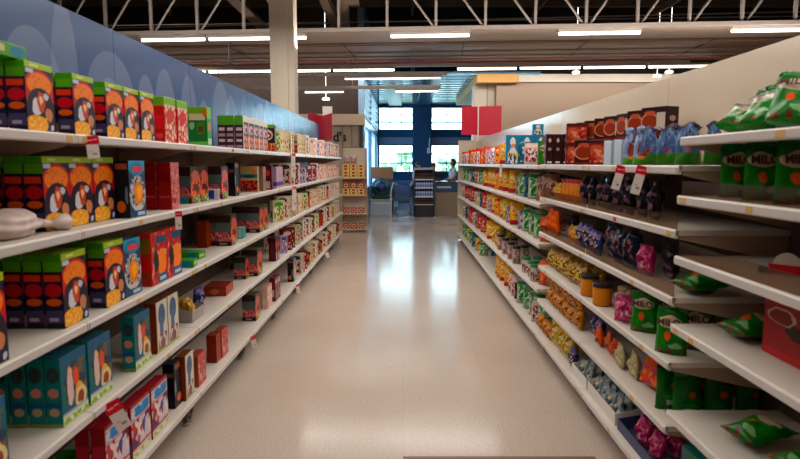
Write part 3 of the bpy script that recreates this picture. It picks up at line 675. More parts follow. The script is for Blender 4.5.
f_fr = art('face_framed', '#cfc9bd', [('r', 0, 0, .06, 1, '#6a2c1c'), ('e', .5, .72, .3, .22, '#49607e'), ('r', .3, .2, .6, .7, '#5a6c84'), ('p', .15, .05, .9, .35, 7, ['#8a5a60', '#cfc9bd', '#7c4a3c']), ('r', 0, 0, 1, .05, '#a8ac6c')])
box_kind('framed', 'cereal_box', 'white fronted cereal box with grey blue figure', .15, .06, .27, f_fr, art('side_framed', '#7c3a22', [('r', .2, .1, .8, .9, '#8a4228')]), art('top_fr', '#7c4a30'))
box_kind('pinkred', 'cereal_box', 'faded red pink carton', .15, .06, .2, art('face_pinkred', '#b8585a', [('p', .05, .1, .95, .9, 7, ['#b8585a', '#d0a8a0', '#93383c', '#c07068'])]), art('side_pinkred', '#9c5a44'), art('top_pr', '#8c4a3a'))
box_kind('brown', 'carton', 'plain rusty brown carton', .1, .07, .2, art('face_brown', '#8c3c22', [('r', .1, .05, .9, .95, '#96442a')]), art('side_brown', '#84361e'), art('top_br', '#7a3a24'))
f_stripe = art('face_flame', '#3c1c1c', [('p', 0, .05, 1, .8, 8, ['#d8642c', '#a83c2c', '#3c1c1c', '#e09060', '#601c20']), ('e', .5, .75, .35, .15, '#b8665c'), ('p', .3, 0, 1, .2, 9, ['#7c9c50', '#d0d0b8', '#4c7438'])])
s_stripe = art('side_flame', '#3a2326', [('r', 0, .45, 1, .75, '#5d6a66'), ('p', 0, .15, 1, .45, 10, ['#b86068', '#8a3840', '#c88880']), ('r', 0, 0, 1, .14, '#2a1418'), ('r', .3, .04, .75, .1, '#9a8c8c')])
box_kind('flame', 'cereal_box', 'maroon carton with flame coloured picture', .17, .12, .235, f_stripe, s_stripe, art('top_fl', '#4c5a30'))
box_kind('flamesmall', 'cereal_box', 'small maroon carton with pink lined side', .13, .1, .19, f_stripe, s_stripe, art('top_fl', '#4c5a30'))
f_pic = art('face_landscape', '#b49c74', [('r', 0, .55, 1, .7, '#3c7480'), ('e', .5, .6, .3, .06, '#1f4450'), ('p', 0, .05, 1, .45, 7, ['#7c1c20', '#a8282c', '#241c24', '#c05048']), ('e', .8, .8, .15, .1, '#c87840')])
box_kind('scene', 'cereal_box', 'cream carton with teal stripe above red picture', .155, .06, .23, f_pic, art('side_scene', '#9c8a70'), art('top_sc', '#6c8040'))
box_kind('beige', 'carton', 'narrow beige carton with dark dots', .1, .05, .225, art('face_beige', '#94786a', [('e', .5, .7, .15, .05, '#4c3430'), ('e', .5, .4, .15, .05, '#4c3430')]), art('side_beige', '#8c7060'), art('top_be', '#a08c78'))
box_kind('cola', 'carton', 'narrow black carton with red and white swirl', .09, .07, .235, art('face_cola', '#361418', [('e', .5, .7, .35, .14, '#c04848'), ('r', .2, .05, .8, .35, '#c8b0b0'), ('s', 0, 0, 1, 1, 12, .6, '#8c2028')]), art('side_cola', '#30141a', [('r', .2, .1, .8, .8, '#5c2028')]), art('top_co', '#241418'))
box_kind('violet', 'carton', 'slim pale carton with violet foot band', .075, .08, .22, art('face_violet', '#b69cae', [('r', 0, .12, 1, .3, '#5a3478'), ('r', .1, .5, .3, .95, '#8a6c84')]), art('side_violet', '#a68e9c', [('r', 0, .12, 1, .3, '#5a3478')]), art('top_vi', '#b8a8b0'))
box_kind('tealcube', 'carton', 'small pale teal carton', .09, .1, .09, art('face_tcube', '#6fa8a4', [('r', .6, .1, .9, .9, '#a8c8c0')]), art('side_tcube', '#4c8c8c'), art('top_tc', '#86b4ac'))
box_kind('whiteblue', 'carton', 'small white carton with blue square', .1, .08, .075, art('face_wb', '#cfc4c4', [('r', .3, .1, .7, .9, '#2c4c94')]), art('side_wb', '#c8bcc0', [('r', .3, .1, .7, .9, '#2c4c94')]), art('top_wb', '#c8c0c0'))
box_kind('flatbrown', 'carton', 'flat reddish brown carton lying on its side', .17, .25, .07, art('face_fb', '#7a3426', [('r', .05, .15, .95, .85, '#8c4030'), ('e', .5, .5, .2, .3, '#b07050')]), art('side_fb', '#a04a28'), art('top_fb', '#74301f'))
# far left pale packs
PALE = []
pals = [('cream', 'cream carton with red and green print', '#cdc0a8', ['#cdc0a8', '#d8ccb4', '#b05850', '#d8ccb4', '#9fb070', '#cdc0a8'], .13, .06, .25),
        ('pinkish', 'pinkish carton with violet print', '#c8aaa8', ['#c8b0ac', '#9c5878', '#d8ccc4', '#c8b0ac', '#d0a49c'], .11, .06, .24),
        ('white', 'white carton with dark brown print', '#d2cac0', ['#d2cac0', '#4c2c2c', '#d2cac0', '#b8605a'], .14, .06, .26),
        ('coral', 'coral and white carton', '#c8a094', ['#b85048', '#d8c8bc', '#d0b0a4', '#d8c0b0'], .10, .06, .22),
        ('lilac', 'lilac grey carton', '#a89ab0', ['#a89ab0', '#5c4470', '#d0c4cc', '#8c6c8c'], .09, .06, .2),
        ('mint', 'pale carton with green patch', '#c4c4a4', ['#c4c4a4', '#5c9444', '#d8d4bc', '#b0643c'], .15, .06, .23),
        ('darkred', 'dark red carton with white print', '#6c2428', ['#6c2428', '#c8b4ac', '#8c3030', '#381418'], .12, .06, .24)]
for k, ds, b0, ps, w_, d_, h_ in pals:
    box_kind(k, 'carton', ds, w_, d_, h_, art('face_' + k, b0, [('p', .08, .08, .92, .75, 6, ps), ('e', .5, .82, .38, .1, ps[1])]), art('side_' + k, ps[2] if k != 'darkred' else ps[0], [('r', .2, .2, .8, .5, ps[1])]), art('top_' + k, b0))
    PALE.append(k)

# ---- right side packs
f_choc = art('face_choc', '#3a1814', [('r', 0, .86, 1, 1, '#2a100e'), ('e', .35, .5, .36, .3, '#c88c78'), ('e', .35, .5, .3, .25, '#8a3c28'), ('r', .62, .2, .95, .8, '#c8b8ac'), ('e', .35, .8, .2, .08, '#b06048'), ('r', 0, 0, 1, .1, '#7c1c20')])
s_choc = art('side_choc', '#2c1210', [('e', .5, .6, .25, .1, '#b09088'), ('e', .5, .3, .2, .07, '#a87c70')])
box_kind('choc', 'drink_powder_box', 'dark brown drink box with cocoa cup picture', .17, .1, .16, f_choc, s_choc, art('top_ch', '#2c1410'))
box_kind('redchoc', 'drink_powder_box', 'red brown drink box with pink swirls', .15, .08, .15, art('face_redchoc', '#7c2420', [('p', .05, .1, .95, .8, 6, ['#b8604c', '#8c2c24', '#d09880', '#a03c30']), ('r', 0, .88, 1, 1, '#4c1414')]), s_choc, art('top_ch', '#2c1410'))
box_kind('slimchoc', 'drink_powder_box', 'slim black brown box with pale dots', .06, .06, .24, art('face_slim', '#301416', [('e', .5, .8, .2, .06, '#c0a8a4'), ('e', .5, .5, .2, .06, '#a88c88'), ('r', .2, .04, .8, .1, '#d0c0bc')]), s_choc, art('top_ch', '#2c1410'))
box_kind('milkbox', 'drink_powder_box', 'pale blue grey box with white side', .13, .09, .135, art('face_milk', '#9fb0c0', [('r', 0, 0, .3, 1, '#dfe6ee'), ('e', .65, .6, .2, .2, '#6c84a8'), ('e', .65, .3, .22, .12, '#b87868')]), art('side_milk', '#93a4b4', [('r', .1, .1, .9, .9, '#8c9cac')]), art('top_mi', '#b8c4cc'))
f_oat = art('face_cook', '#2f7c9c', [('e', .5, .78, .2, .14, '#d8d4cc'), ('e', .5, .6, .15, .12, '#c48c70'), ('e', .5, .3, .3, .28, '#d0ccd0'), ('p', .15, .05, .85, .4, 6, ['#c8b040', '#d0ccd0', '#2c3c5c', '#d0ccd0'])])
box_kind('cook', 'oat_carton', 'blue carton picturing a white capped figure', .155, .08, .33, f_oat, art('side_cook', '#2a6f90', [('r', .3, .5, .7, .7, '#cfd4d4')]), art('top_ck', '#3c8cac'))
box_kind('cooksmall', 'oat_carton', 'small blue carton', .12, .07, .12, f_oat, art('side_cook', '#2a6f90', [('r', .3, .5, .7, .7, '#cfd4d4')]), art('top_ck', '#3c8cac'))
box_kind('redback', 'drink_powder_box', 'plain crimson carton', .12, .07, .25, art('face_rback', '#9c2430'), art('side_rback', '#8c202c'), art('top_rbk', '#a02c38'))
f_milo = art('pouch_green_print', '#0f7030', [('s', 0, 0, 1, 1, 3, .62, '#1c8038'), ('e', .45, .72, .40, .13, '#d0c4b0'), ('e', .45, .72, .37, .11, '#cdb9a4'), ('e', .42, .42, .1, .09, '#d0602c'), ('e', .68, .2, .2, .06, '#8fb088'), ('p', 0, 0, 1, .12, 6, ['#5c3420', '#1a6a30', '#7a5030', '#1a6a30'])], .3)
milo_txt = mat('brown_letter', '#4a2018', .5)
sealg = mat('green_seal', '#14702c', .35)
bag_kind('milo', 'drink_powder_pouch', 'green drink powder pouch with cream name badge', .135, .06, .2, f_milo, True, 1.2, sealg, 'pouch')
bag_kind('milolie', 'drink_powder_pouch', 'green drink powder pouch lying flat', .16, .08, .21, f_milo, False, 1.4, sealg, 'pouch')
bag_kind('miloback', 'drink_powder_pouch', 'dark green pouch turned back to front', .135, .065, .2, art('pouch_green_back', '#0e5c2a', [('r', .3, .12, .7, .24, '#a8b8a0'), ('e', .6, .55, .12, .08, '#b8582c'), ('r', .2, .3, .9, .33, '#2c7a40'), ('s', 0, .5, 1, 1, 4, .6, '#155c2c')], .3), True, 1.2, sealg, 'pouch')
_t = bpy.data.curves.new('t', 'FONT'); _t.body = 'MILO'; _t.size = .042; _t.extrude = .0008; _t.offset = .0012; _t.align_x = 'CENTER'; _t.align_y = 'CENTER'
_o = bpy.data.objects.new('t', _t); COL.objects.link(_o); MILO_ME = bpy.data.meshes.new_from_object(_o.evaluated_get(bpy.context.evaluated_depsgraph_get())); bpy.data.objects.remove(_o)
MILO_ME.materials.clear(); MILO_ME.materials.append(milo_txt); MILO_ME.name = 'lettering'
def milo_extra(o):
    c = bpy.data.objects.new('lettering', MILO_ME); COL.objects.link(c); c.parent = o
    if 'lying' in o.get('_k', ''): pass
    c.location = (-.006, -.0285, .144); c.rotation_euler = (R(90 - 13), 0, 0)
KIND['milo']['extra'] = milo_extra
f_bb = art('bag_blue_green', '#54688c', [('r', 0, 0, 1, .3, '#44702a'), ('e', .5, .38, .13, .05, '#a03040'), ('s', 0, .5, 1, 1, 4, .52, '#8496b4'), ('s', 0, .3, 1, 1, 6, .6, '#3c4c70'), ('r', 0, .93, 1, 1, '#34283c')], .35)
bag_kind('bluegreen', 'milk_powder_bag', 'grey blue bag with green foot and knotted top', .1, .065, .2, f_bb, True, 1.8, None, pinch=.4, nvar=4)
f_bc = art('bag_bear', '#8ea0b8', [('r', 0, 0, 1, .2, '#5a8c34'), ('e', .5, .35, .3, .2, '#7c2c1c'), ('e', .35, .5, .1, .12, '#8c3420'), ('e', .5, .18, .25, .05, '#c8905c'), ('s', 0, .6, 1, 1, 5, .5, '#5c4468')])
bag_kind('bear', 'milk_powder_bag', 'grey blue bag with brown picture and green foot', .12, .07, .19, f_bc, True, 2.0, None, pinch=.3)
def simple_bag(key, desc, base, pal, w_, t_, h_, top=None, foot=None, seal=None, crinkle=1.9, rough=.3, scale=7, stand=False, cat='bag', name='snack_bag'):
    sh = [('p', .08, .12, .92, .8, scale, pal)]
    if top: sh.append(('r', 0, .82, 1, 1, top))
    if foot: sh.append(('r', 0, 0, 1, .2, foot))
    bag_kind(key, name, desc, w_, t_, h_, art('bag_' + key, base, sh, rough), stand, crinkle, mat('seal_' + key, seal or base, .4), cat)
simple_bag('yellow', 'yellow bag with red foot', '#d09c30', ['#d09c30', '#d8b858', '#c87c28', '#d0c8a0', '#d09c30'], .19, .1, .27, foot='#a82430')
simple_bag('yellowred', 'yellow bag with red top', '#cf942c', ['#cf942c', '#d8b050', '#c04828', '#cf942c'], .18, .09, .26, top='#b02c2c')
simple_bag('redbag', 'red bag with yellow patch', '#a82c30', ['#a82c30', '#d08c40', '#a82c30', '#c8b0a0'], .17, .085, .255)
simple_bag('tealbag', 'dark teal bag with white patch', '#2c5c70', ['#2c5c70', '#b8c0c0', '#2c5c70', '#1c3c50'], .18, .1, .25)
simple_bag('orangebag', 'orange bag', '#c8602c', ['#c8602c', '#d8884c', '#c8602c', '#b04820'], .16, .08, .22)
simple_bag('greenbag', 'white and green bag', '#a8ac9c', ['#2c7a3c', '#a8ac9c', '#c8ccc0', '#3c8c4c', '#8c9c8c'], .18, .085, .25, top='#2a7440')
simple_bag('pinkbag', 'white bag with pink and red print', '#cbb8b0', ['#cbb8b0', '#b83c48', '#d8ccc4', '#cbb8b0', '#5c3c50'], .15, .07, .22)
simple_bag('greyviolet', 'grey violet sachet bag', '#8c7c94', ['#8c7c94', '#b0a4b4', '#5c4868', '#c8b8c0'], .12, .06, .2)
simple_bag('choccrisp', 'brown and white speckled bag', '#8c6a5c', ['#8c6a5c', '#c8b4a4', '#5c3428', '#a8887c'], .19, .1, .25, scale=9)
simple_bag('honey', 'honey yellow bag with dark printed figures', '#b8802c', ['#b8802c', '#6c3c1c', '#d0a050', '#a86c4c', '#b8802c', '#3c2430'], .14, .08, .13, scale=8)
simple_bag('navy', 'navy bag with shiny wrapper', '#1a2238', ['#1a2238', '#2c3c60', '#101420', '#8c6058', '#1a2238'], .16, .08, .22, rough=.15, crinkle=2)
simple_bag('blackbag', 'black shiny bag', '#15131a', ['#15131a', '#2c2c40', '#15131a', '#6c5058'], .13, .07, .21, rough=.12, crinkle=2.2)
simple_bag('bluebag', 'deep blue bag with small cream patch', '#263c6c', ['#263c6c', '#263c6c', '#c8a898', '#182444'], .12, .06, .16, top='#6c5c90')
simple_bag('magenta', 'magenta and white bag', '#a03060', ['#a03060', '#c8a0a8', '#802050', '#c86080'], .14, .07, .15)
simple_bag('pasta', 'clear bag of yellow pasta with dark gaps', '#a07c24', ['#b09030', '#d0b860', '#6c4c1c', '#8c6c28', '#d8c070', '#3c2818'], .2, .1, .17, scale=11)
simple_bag('smallred', 'small cream and red packet', '#c8a060', ['#c8a060', '#b03c30', '#d8bc80', '#c8a060'], .1, .05, .13)
simple_bag('yellowcheese', 'pale yellow bag with red and green print', '#c8a840', ['#c8a840', '#d8c880', '#b84830', '#6c8c3c', '#c8a840', '#d8d0b0'], .18, .1, .25, scale=7)
simple_bag('greysachet', 'grey and yellow sachet', '#98a0a4', ['#98a0a4', '#c8b040', '#3c5c7c', '#c8c8c0', '#98a0a4'], .1, .04, .13, scale=7)
simple_bag('creambag', 'cream bag with grey green print', '#b8ac8c', ['#b8ac8c', '#a09878', '#d0c8b0', '#b8ac8c'], .15, .06, .14)
simple_bag('orangesmall', 'small orange bag', '#b8582c', ['#b8582c', '#d08050', '#903c1c'], .12, .06, .12)
jar_kind('redjar', 'snack_jar', 'orange jar with a bright red lid', .045, .16, art('jar_orange', '#d08a48', [('e', .5, .5, .4, .3, '#d8904c'), ('p', 0, 0, 1, .3, 5, ['#c06a30', '#a04020', '#d89050'])]), mat('lid_red', '#b82424', .35))
jar_kind('tub', 'drink_tub', 'orange yellow tub with dark lid', .055, .135, art('tub_yellow', '#c88a30', [('r', .3, .35, .55, .75, '#3c2c1c'), ('r', 0, 0, 3, .06, '#b07428')]), mat('lid_dark', '#262028', .3), cat='tub', lr=1.06)
jar_kind('cup', 'drink_cup', 'orange printed cup with pale lid', .04, .13, art('cup_orange', '#c4662c', [('e', .5, .6, .3, .2, '#5c2c18')]), mat('lid_pale', '#b8a088', .4), cat='cup')
jar_kind('blackjar', 'spread_jar', 'pale label jar standing on its black lid', .042, .19, art('jar_beige', '#a8948c', [('p', 0, .1, 3, .9, 4, ['#a8948c', '#c8b8b0', '#7c5c5c'])]), mat('lid_dark', '#262028', .3))
jar_kind('greenlid', 'yogurt_jar', 'white printed jar with green lid', .042, .15, art('jar_white', '#c0b4ac', [('p', 0, .1, 3, .8, 5, ['#c0b4ac', '#7c4c50', '#d0c8c0'])]), mat('lid_green', '#2a7a50', .35))

# ------------------------------------------------------------------ stocking the left rack
# top shelf
run('L', 0, 'purple', 29, 1, .03, rows=2); run('L', 0, 'purple', 76, 1, .03, rows=2, rows2=2); run('L', 0, 'purple', 108, 3, .03, rows=2)
run('L', 0, 'straw', 166, 1, .03); run('L', 0, 'straw', 179, 1, .03)
run('L', 0, 'green', 208, 1, .03, turned=True)
run('L', 0, 'maroon', 244, 5, .03, rows=3)
run('L', 0, 'swirl', 275, 1, .03, turned=True)
FL = []
FL.append((0, ['mint', 'cream', 'cream', 'mint', 'white', 'scene'], 6.15, 8.4, .1, 3)); FL.append((0, ['pinkish', 'coral', 'white', 'lilac'], 8.45, 11.95, .15, 7))
p0 = y_at(25, WL + .05, 1.71)
# second shelf
run('L', 1, 'purplebig', 46, 3, .10, rows=3)
run('L', 1, 'hoop', 131, 1, .03, rows=3)
run('L', 1, 'red', 172, 1, .04, rows=3)
run('L', 1, 'cream', 186, 0)
run('L', 1, 'flame', 192, 2, .10, rows=1, desc='maroon carton set back on the shelf')
run('L', 1, 'flame', 222, 1, .05, rows=2)
run('L', 1, 'darkhoop', 236, 1, .06); run('L', 1, 'scene', 258, 1, .05, turned=True); run('L', 1, 'beige', 264, 1, .04); run('L', 1, 'cola', 272, 1, .03, turned=True)
run('L', 1, 'violet', 277, 4, .03)
FL.append((1, ['white', 'lilac', 'darkred', 'white', 'pinkish', 'mint', 'hoop'], 6.75, 9.2, .12, 5)); FL.append((1, ['coral', 'pinkish', 'coral'], 9.3, 11.95, .12, 9))
# third shelf
run('L', 2, 'purplebig', -30, 1, .005)
run('L', 2, 'purplebig', 65, 1, .03, rows=4); run('L', 2, 'purplebig', 107, 1, .03, rows=2)
run('L', 2, 'hoop', 125, 1, .03); run('L', 2, 'redball', 153, 2, .02)
run('L', 2, 'brown', 207, 1, .2, desc='brown carton standing back on the shelf'); run('L', 2, 'flame', 214, 1, .05, rows=2); run('L', 2, 'tealcube', 243, 1, .08, turned=True)
run('L', 2, 'flame', 260, 2, .04, rows=2)
FL.append((2, ['pinkish', 'white', 'cream', 'flame', 'coral', 'cream', 'mint'], 6.2, 11.95, .12, 2))
# fourth shelf
run('L', 3, 'teal', -28, 1, .005, desc='blue and pink fronted cereal box cut by the frame')
run('L', 3, 'teal', 64, 1, .03, rows=4); run('L', 3, 'teal', 92, 1, .03); run('L', 3, 'teal', 136, 1, .03, rows=1)
run('L', 3, 'framed', 158, 2, .03)
run('L', 3, 'flamesmall', 246, 1, .10, rows=1)
run('L', 3, 'flame', 254, 1, .03, rows=1); run('L', 3, 'cola', 276, 2, .04)
FL.append((3, ['white', 'white', 'darkred', 'cream', 'mint', 'brown', 'lilac'], 6.4, 11.95, .14, 6))
# bottom shelf
run('L', 4, 'redblue', 108, 1, .03, rows=2); run('L', 4, 'redblue', 133, 2, .02)
run('L', 4, 'darkhoop', 176, 1, .05, desc='small dark brown carton'); run('L', 4, 'framed', 183, 1, .03, rows=1); run('L', 4, 'pinkred', 199, 1, .03); run('L', 4, 'brown', 217, 1, .06); run('L', 4, 'pinkred', 220, 1, .05)
run('L', 4, 'flame', 256, 1, .06); run('L', 4, 'coral', 268, 2, .05); run('L', 4, 'darkred', 276, 2, .04)
run('L', 4, 'hoop', 294, 1, .04, desc='white carton with blue and black print on the floor level shelf'); 
FL.append((4, ['white', 'cream', 'darkred', 'flamesmall', 'cream'], 7.3, 11.95, .2, 8))
# loose items, left
def ly(px, X, z): return y_at(px, X, z)
put('greenflat', -1.46, ly(208, 1.33, 1.341) - .2, 1.341, R(3), 'left second shelf, in front of the red box')
put('whiteblue', -1.36, ly(222, 1.31, 1.341) - .05, 1.341, R(5), 'left second shelf')
put('greenflat', -1.42, ly(206, 1.31, .975) - .02, .975, R(-4), 'left third shelf, lower of two'); put('greenflat', -1.36, ly(200, 1.31, .975) - .22, .975, R(8), 'left third shelf, nearer one')
put('beige', -1.6, ly(199, 1.5, .975) + .35, .975, R(90), 'left third shelf, at the back'); put('beige', -1.6, ly(199, 1.5, .975) + .5, .975, R(90), 'left third shelf, at the back')
put('flatbrown', -1.42, ly(240, 1.3, .606) - .16, .606, R(4), 'left fourth shelf')
put('flamesmall', -1.58, ly(240, 1.5, .606) + .18, .606, R(90), 'left fourth shelf, at the back'); put('flamesmall', -1.45, ly(240, 1.5, .606) + .12, .606, R(90), 'left fourth shelf, at the back')
put('greenflat', -1.52, 2.62, .2, R(10), 'left bottom shelf, below the teal boxes')
put('flatbrown', -1.4, ly(112, 1.3, .606) + .3, .606, R(90), 'left fourth shelf') if False else None

# ------------------------------------------------------------------ stocking the right rack
# top shelf (from near to far)
run('R', 0, 'bear', 655, 2, .04, zone='mid', z=RM_Z[0]) if False else None
zt = RM_Z[0]
for i_, (x, y) in enumerate(((1.21, 2.53), (1.33, 2.54), (1.45, 2.54), (1.5, 2.66), (1.21, 2.72), (1.33, 2.74), (1.21, 2.92), (1.33, 2.93))):
    put('bluegreen', x, y, zt, R(rp.uniform(-25, 10)), 'right top shelf, end of bay', desc='grey blue bag with green foot beside the nearest top shelf')
cursor[('R', round(zt, 2))] = 2.98
for q, px in enumerate((646, 636)): put('bear', 1.2, y_at(px, 1.2, zt) + .02, zt, R(-35 + 8 * q), 'right top shelf')
cursor[('R', round(zt, 2))] = 3.2
for q in range(2): put('milkbox', 1.21 + .13 * (1 - q) * 0, y_at(624 - 9 * q, 1.2, zt), zt, R(-20 - 10 * q), 'right top shelf')
yq = 3.26
while yq < 4.55:
    for t in (0, 1): put('choc', 1.44, yq + .09, zt + t * .161, -math.pi / 2 + R(rp.uniform(-10, 10)) + (R(55) if yq > 3.9 else R(20)), 'right top shelf, back row' + (', upper tier' if t else ''), sort=yq)
    yq += .21
cursor[('R', round(zt, 2))] = y_at(602, 1.2, zt)
for q, (x, y) in enumerate(((1.22, 3.62), (1.22, 3.88), (1.22, 4.12))): 
    put('redchoc' if q != 1 else 'choc', x, y, zt, R(-30), 'right top shelf, front row', sort=y)
for q in range(2): put('redchoc', 1.29, 4.42, zt + q * .151, R(-10), 'right top shelf, facing the camera' + (', upper tier' if q else ''))
for q in range(4): put('slimchoc', 1.175 + .065 * q, 4.78, zt, 0, 'right top shelf, at the bay joint', sort=q)
z0 = RF_Z[0]
put('redback', 1.34, 5.45, z0, R(0), 'right top shelf, behind the small green pouch'); put('redback', 1.47, 5.45, z0, 0, 'right top shelf, behind the small green pouch', desc='second plain crimson box')
put('milo', 1.23, 5.12, z0, R(-12), 'right top shelf, between blue cartons and brown boxes', desc='small green drink powder pouch')
for q, (x, y) in enumerate(((1.22, 5.62), (1.32, 5.78))): put('pinkbag', x, y, z0, R(-15), 'right top shelf, before the blue cartons', sort=q)
for q in range(3): put('cook', 1.24 + .16 * q, 6.72, z0, R(-4), 'right top shelf', sort=q)
put('cooksmall', 1.52, 6.72, z0 + .331, R(-4), 'right top shelf, stacked highest')
put('tealbag', 1.3, 6.3, z0, R(-15), 'right top shelf'); put('yellow', 1.2, 6.98, z0, R(-10), 'right top shelf, beside the blue cartons') if False else None
def sparse(i, keys, ya, yb, step, zone='far', yaw=(-50, -15), seed=1, side='R', z=None):
    r3 = random.Random(seed); zz = z if z is not None else (RF_Z[i] if side == 'R' else L_Z[i]); y = ya; q = 0; W = WR if side == 'R' else WL; sg = 1 if side == 'R' else -1
    while y < yb:
        key = keys[q % len(keys)] if r3.random() < .75 else r3.choice(keys); k = KIND[key]; a = R(r3.uniform(*yaw)) * sg
        hx = abs(k['w'] / 2 * math.cos(a)) + abs(k['d'] / 2 * math.sin(a)); hy = abs(k['w'] / 2 * math.sin(a)) + abs(k['d'] / 2 * math.cos(a))
        if y + 2 * hy > yb: break
        put(key, sg * (W + .02 + hx + r3.uniform(0, .015)), y + hy, zz, a, SN[(side, i)]); q += 1
        if r3.random() < .5 and hx * 4 + .05 < (DR if side == 'R' else DL):
            k2 = r3.choice(keys); b = KIND[k2]
            if hx * 2 + b['w'] + .05 < (DR if side == 'R' else DL): put(k2, sg * (W + .04 + 2 * hx + b['w'] / 2), y + hy, zz, R(r3.uniform(-8, 8)), SN[(side, i)] + ', back row')
        y += 2 * hy + step * r3.uniform(.4, 1.3)
put('yellow', 1.22, 6.95, z0, R(-20), 'right top shelf, beside the blue cartons')
sparse(0, ['greyviolet', 'yellowred', 'redbag', 'pinkbag', 'redbag', 'pinkbag'], 7.25, 12.1, .12, seed=4)
# second shelf
z1 = RM_Z[1]; cursor[('R', round(z1, 2))] = 2.75
run('R', 1, 'blackbag', 662, 5, .05, zone='mid', jit=5, gap=.03); run('R', 1, 'blackbag', 618, 3, .06, zone='mid', jit=5, gap=.02)
run('R', 1, 'redjar', 592, 4, .06, zone='mid', gap=.012); run('R', 1, 'smallred', 572, 2, .05, zone='mid')
run('R', 1, 'greenbag', 562, 2, .08, zone='mid')
cursor[('R', round(RF_Z[1], 2))] = R_Y0 + 2 * BAY + .02
sparse(1, ['choccrisp', 'choccrisp', 'tealbag', 'tealbag', 'greenbag'], 4.92, 6.5, .1, seed=2)
sparse(1, ['yellow', 'yellow', 'yellow', 'yellowred', 'redbag'], 6.55, 9.2, .25, seed=5); sparse(1, ['greenbag', 'redbag', 'tealbag', 'creambag', 'greenbag'], 9.3, 12.1, .3, seed=3)
# third shelf
cursor[('R', round(RM_Z[2], 2))] = 2.62
put('milolie', 1.20, 2.50, RM_Z[2] + .042, 0, 'right third shelf, at the bay end', rot=(R(-88), 0, R(-75)))
run('R', 2, 'blackbag', 668, 1, .12, zone='mid', jit=6); run('R', 2, 'magenta', 652, 1, .06, zone='mid', jit=6)
run('R', 2, 'navy', 640, 3, .04, zone='mid', jit=8); run('R', 2, 'bluebag', 606, 4, .03, zone='mid', jit=4); run('R', 2, 'smallred', 585, 3, .05, zone='mid', jit=6); run('R', 2, 'blackbag', 571, 1, .12, zone='mid'); run('R', 2, 'orangebag', 559, 2, .03, zone='mid', jit=4)
cursor[('R', round(RF_Z[2], 2))] = R_Y0 + 2 * BAY + .02
sparse(2, ['orangebag', 'greenbag', 'greenbag', 'greenbag', 'greyviolet'], 4.92, 6.3, .1, seed=6)
sparse(2, ['yellow', 'greyviolet', 'yellowcheese', 'yellow', 'yellowred'], 6.35, 8.6, .2, seed=8); sparse(2, ['redbag', 'tealbag', 'creambag', 'pinkbag'], 8.7, 12.1, .3, seed=9)
# fourth shelf
zq = RM_Z[3]
for x, y, a_ in ((1.20, 2.56, -38), (1.35, 2.62, -20), (1.22, 2.90, -36), (1.37, 2.94, -25)): put('milo', x, y, zq, R(a_), 'right fourth shelf, upright')
put('milolie', 1.50, 2.56, zq + .042, 0, 'right fourth shelf, at the bay end', rot=(R(-88), 0, R(-60)))
put('magenta', 1.19, 3.06, zq, R(-40), 'right fourth shelf', desc='small pink packet'); put('smallred', 1.3, 3.1, zq, R(-40), 'right fourth shelf, beside the pink packet')
for x, y in ((1.22, 3.20), (1.31, 3.26), (1.30, 3.38)): put('cup', x, y, zq, 0, 'right fourth shelf')
for x, y in ((1.195, 3.46), (1.20, 3.72)): put('tub', x, y, zq, 0, 'right fourth shelf')
cursor[('R', round(zq, 2))] = 3.82
run('R', 3, 'pasta', 580, 5, .03, zone='mid', jit=3, tiers=1, rows=2, rows2=2)
cursor[('R', round(RF_Z[3], 2))] = R_Y0 + 2 * BAY + .02
sparse(3, ['orangebag'], 4.92, 5.12, .1, seed=2)
for q, (x, y) in enumerate(((1.19, 5.22), (1.21, 5.42), (1.3, 5.45), (1.2, 5.65), (1.31, 5.66))): put('greenlid', x, y, RF_Z[3], 0, 'right fourth shelf')
for q, (x, y) in enumerate(((1.2, 6.15), (1.3, 6.2), (1.2, 6.45), (1.2, 6.8), (1.3, 6.82), (1.2, 7.15))): put('blackjar', x, y, RF_Z[3], 0, 'right fourth shelf')
sparse(3, ['smallred'], 7.3, 7.7, .06, seed=3); sparse(3, ['yellowcheese', 'yellow', 'yellowcheese'], 7.75, 8.8, .15, seed=4); sparse(3, ['redbag', 'redbag', 'tealbag', 'pinkbag'], 8.9, 12.1, .3, seed=5)
# fifth shelf
cursor[('R', round(RM_Z[4], 2))] = 2.46
for q, x in enumerate((1.27, 1.41, 1.55)):
    put('miloback', x, 2.53, RM_Z[4], R(rp.uniform(-6, 6)), 'right fifth shelf, in a row across the shelf end', sort=x)
for q, x in enumerate((1.24, 1.38)):
    put('miloback', x, 2.64, RM_Z[4], R(rp.uniform(-6, 6)), 'right fifth shelf, second row across the shelf end', sort=x)
cursor[('R', round(RM_Z[4], 2))] = 2.76
box_kind('orangepink', 'snack_carton', 'orange and pink carton tilted in its tray', .17, .06, .14, art('face_op', '#c05c34', [('p', 0, 0, 1, .6, 5, ['#b83c48', '#d08058', '#c05c34', '#a04470'])]), art('side_op', '#a84c30'), art('top_op', '#c87848'))
put('orangepink', 1.26, 2.84, RM_Z[4] + .02, 0, 'right fifth shelf', rot=(R(-20), R(0), R(-75)))
cursor[('R', round(RM_Z[4], 2))] = 2.95
run('R', 4, 'creambag', 650, 2, .05, zone='mid', jit=8); run('R', 4, 'orangesmall', 630, 3, .06, zone='mid', jit=8); run('R', 4, 'bluebag', 612, 2, .1, zone='mid', jit=8)
run('R', 4, 'honey', 592, 9, .03, zone='mid', jit=2, tiers=2, rows=1)
cursor[('R', round(RF_Z[4], 2))] = R_Y0 + .05
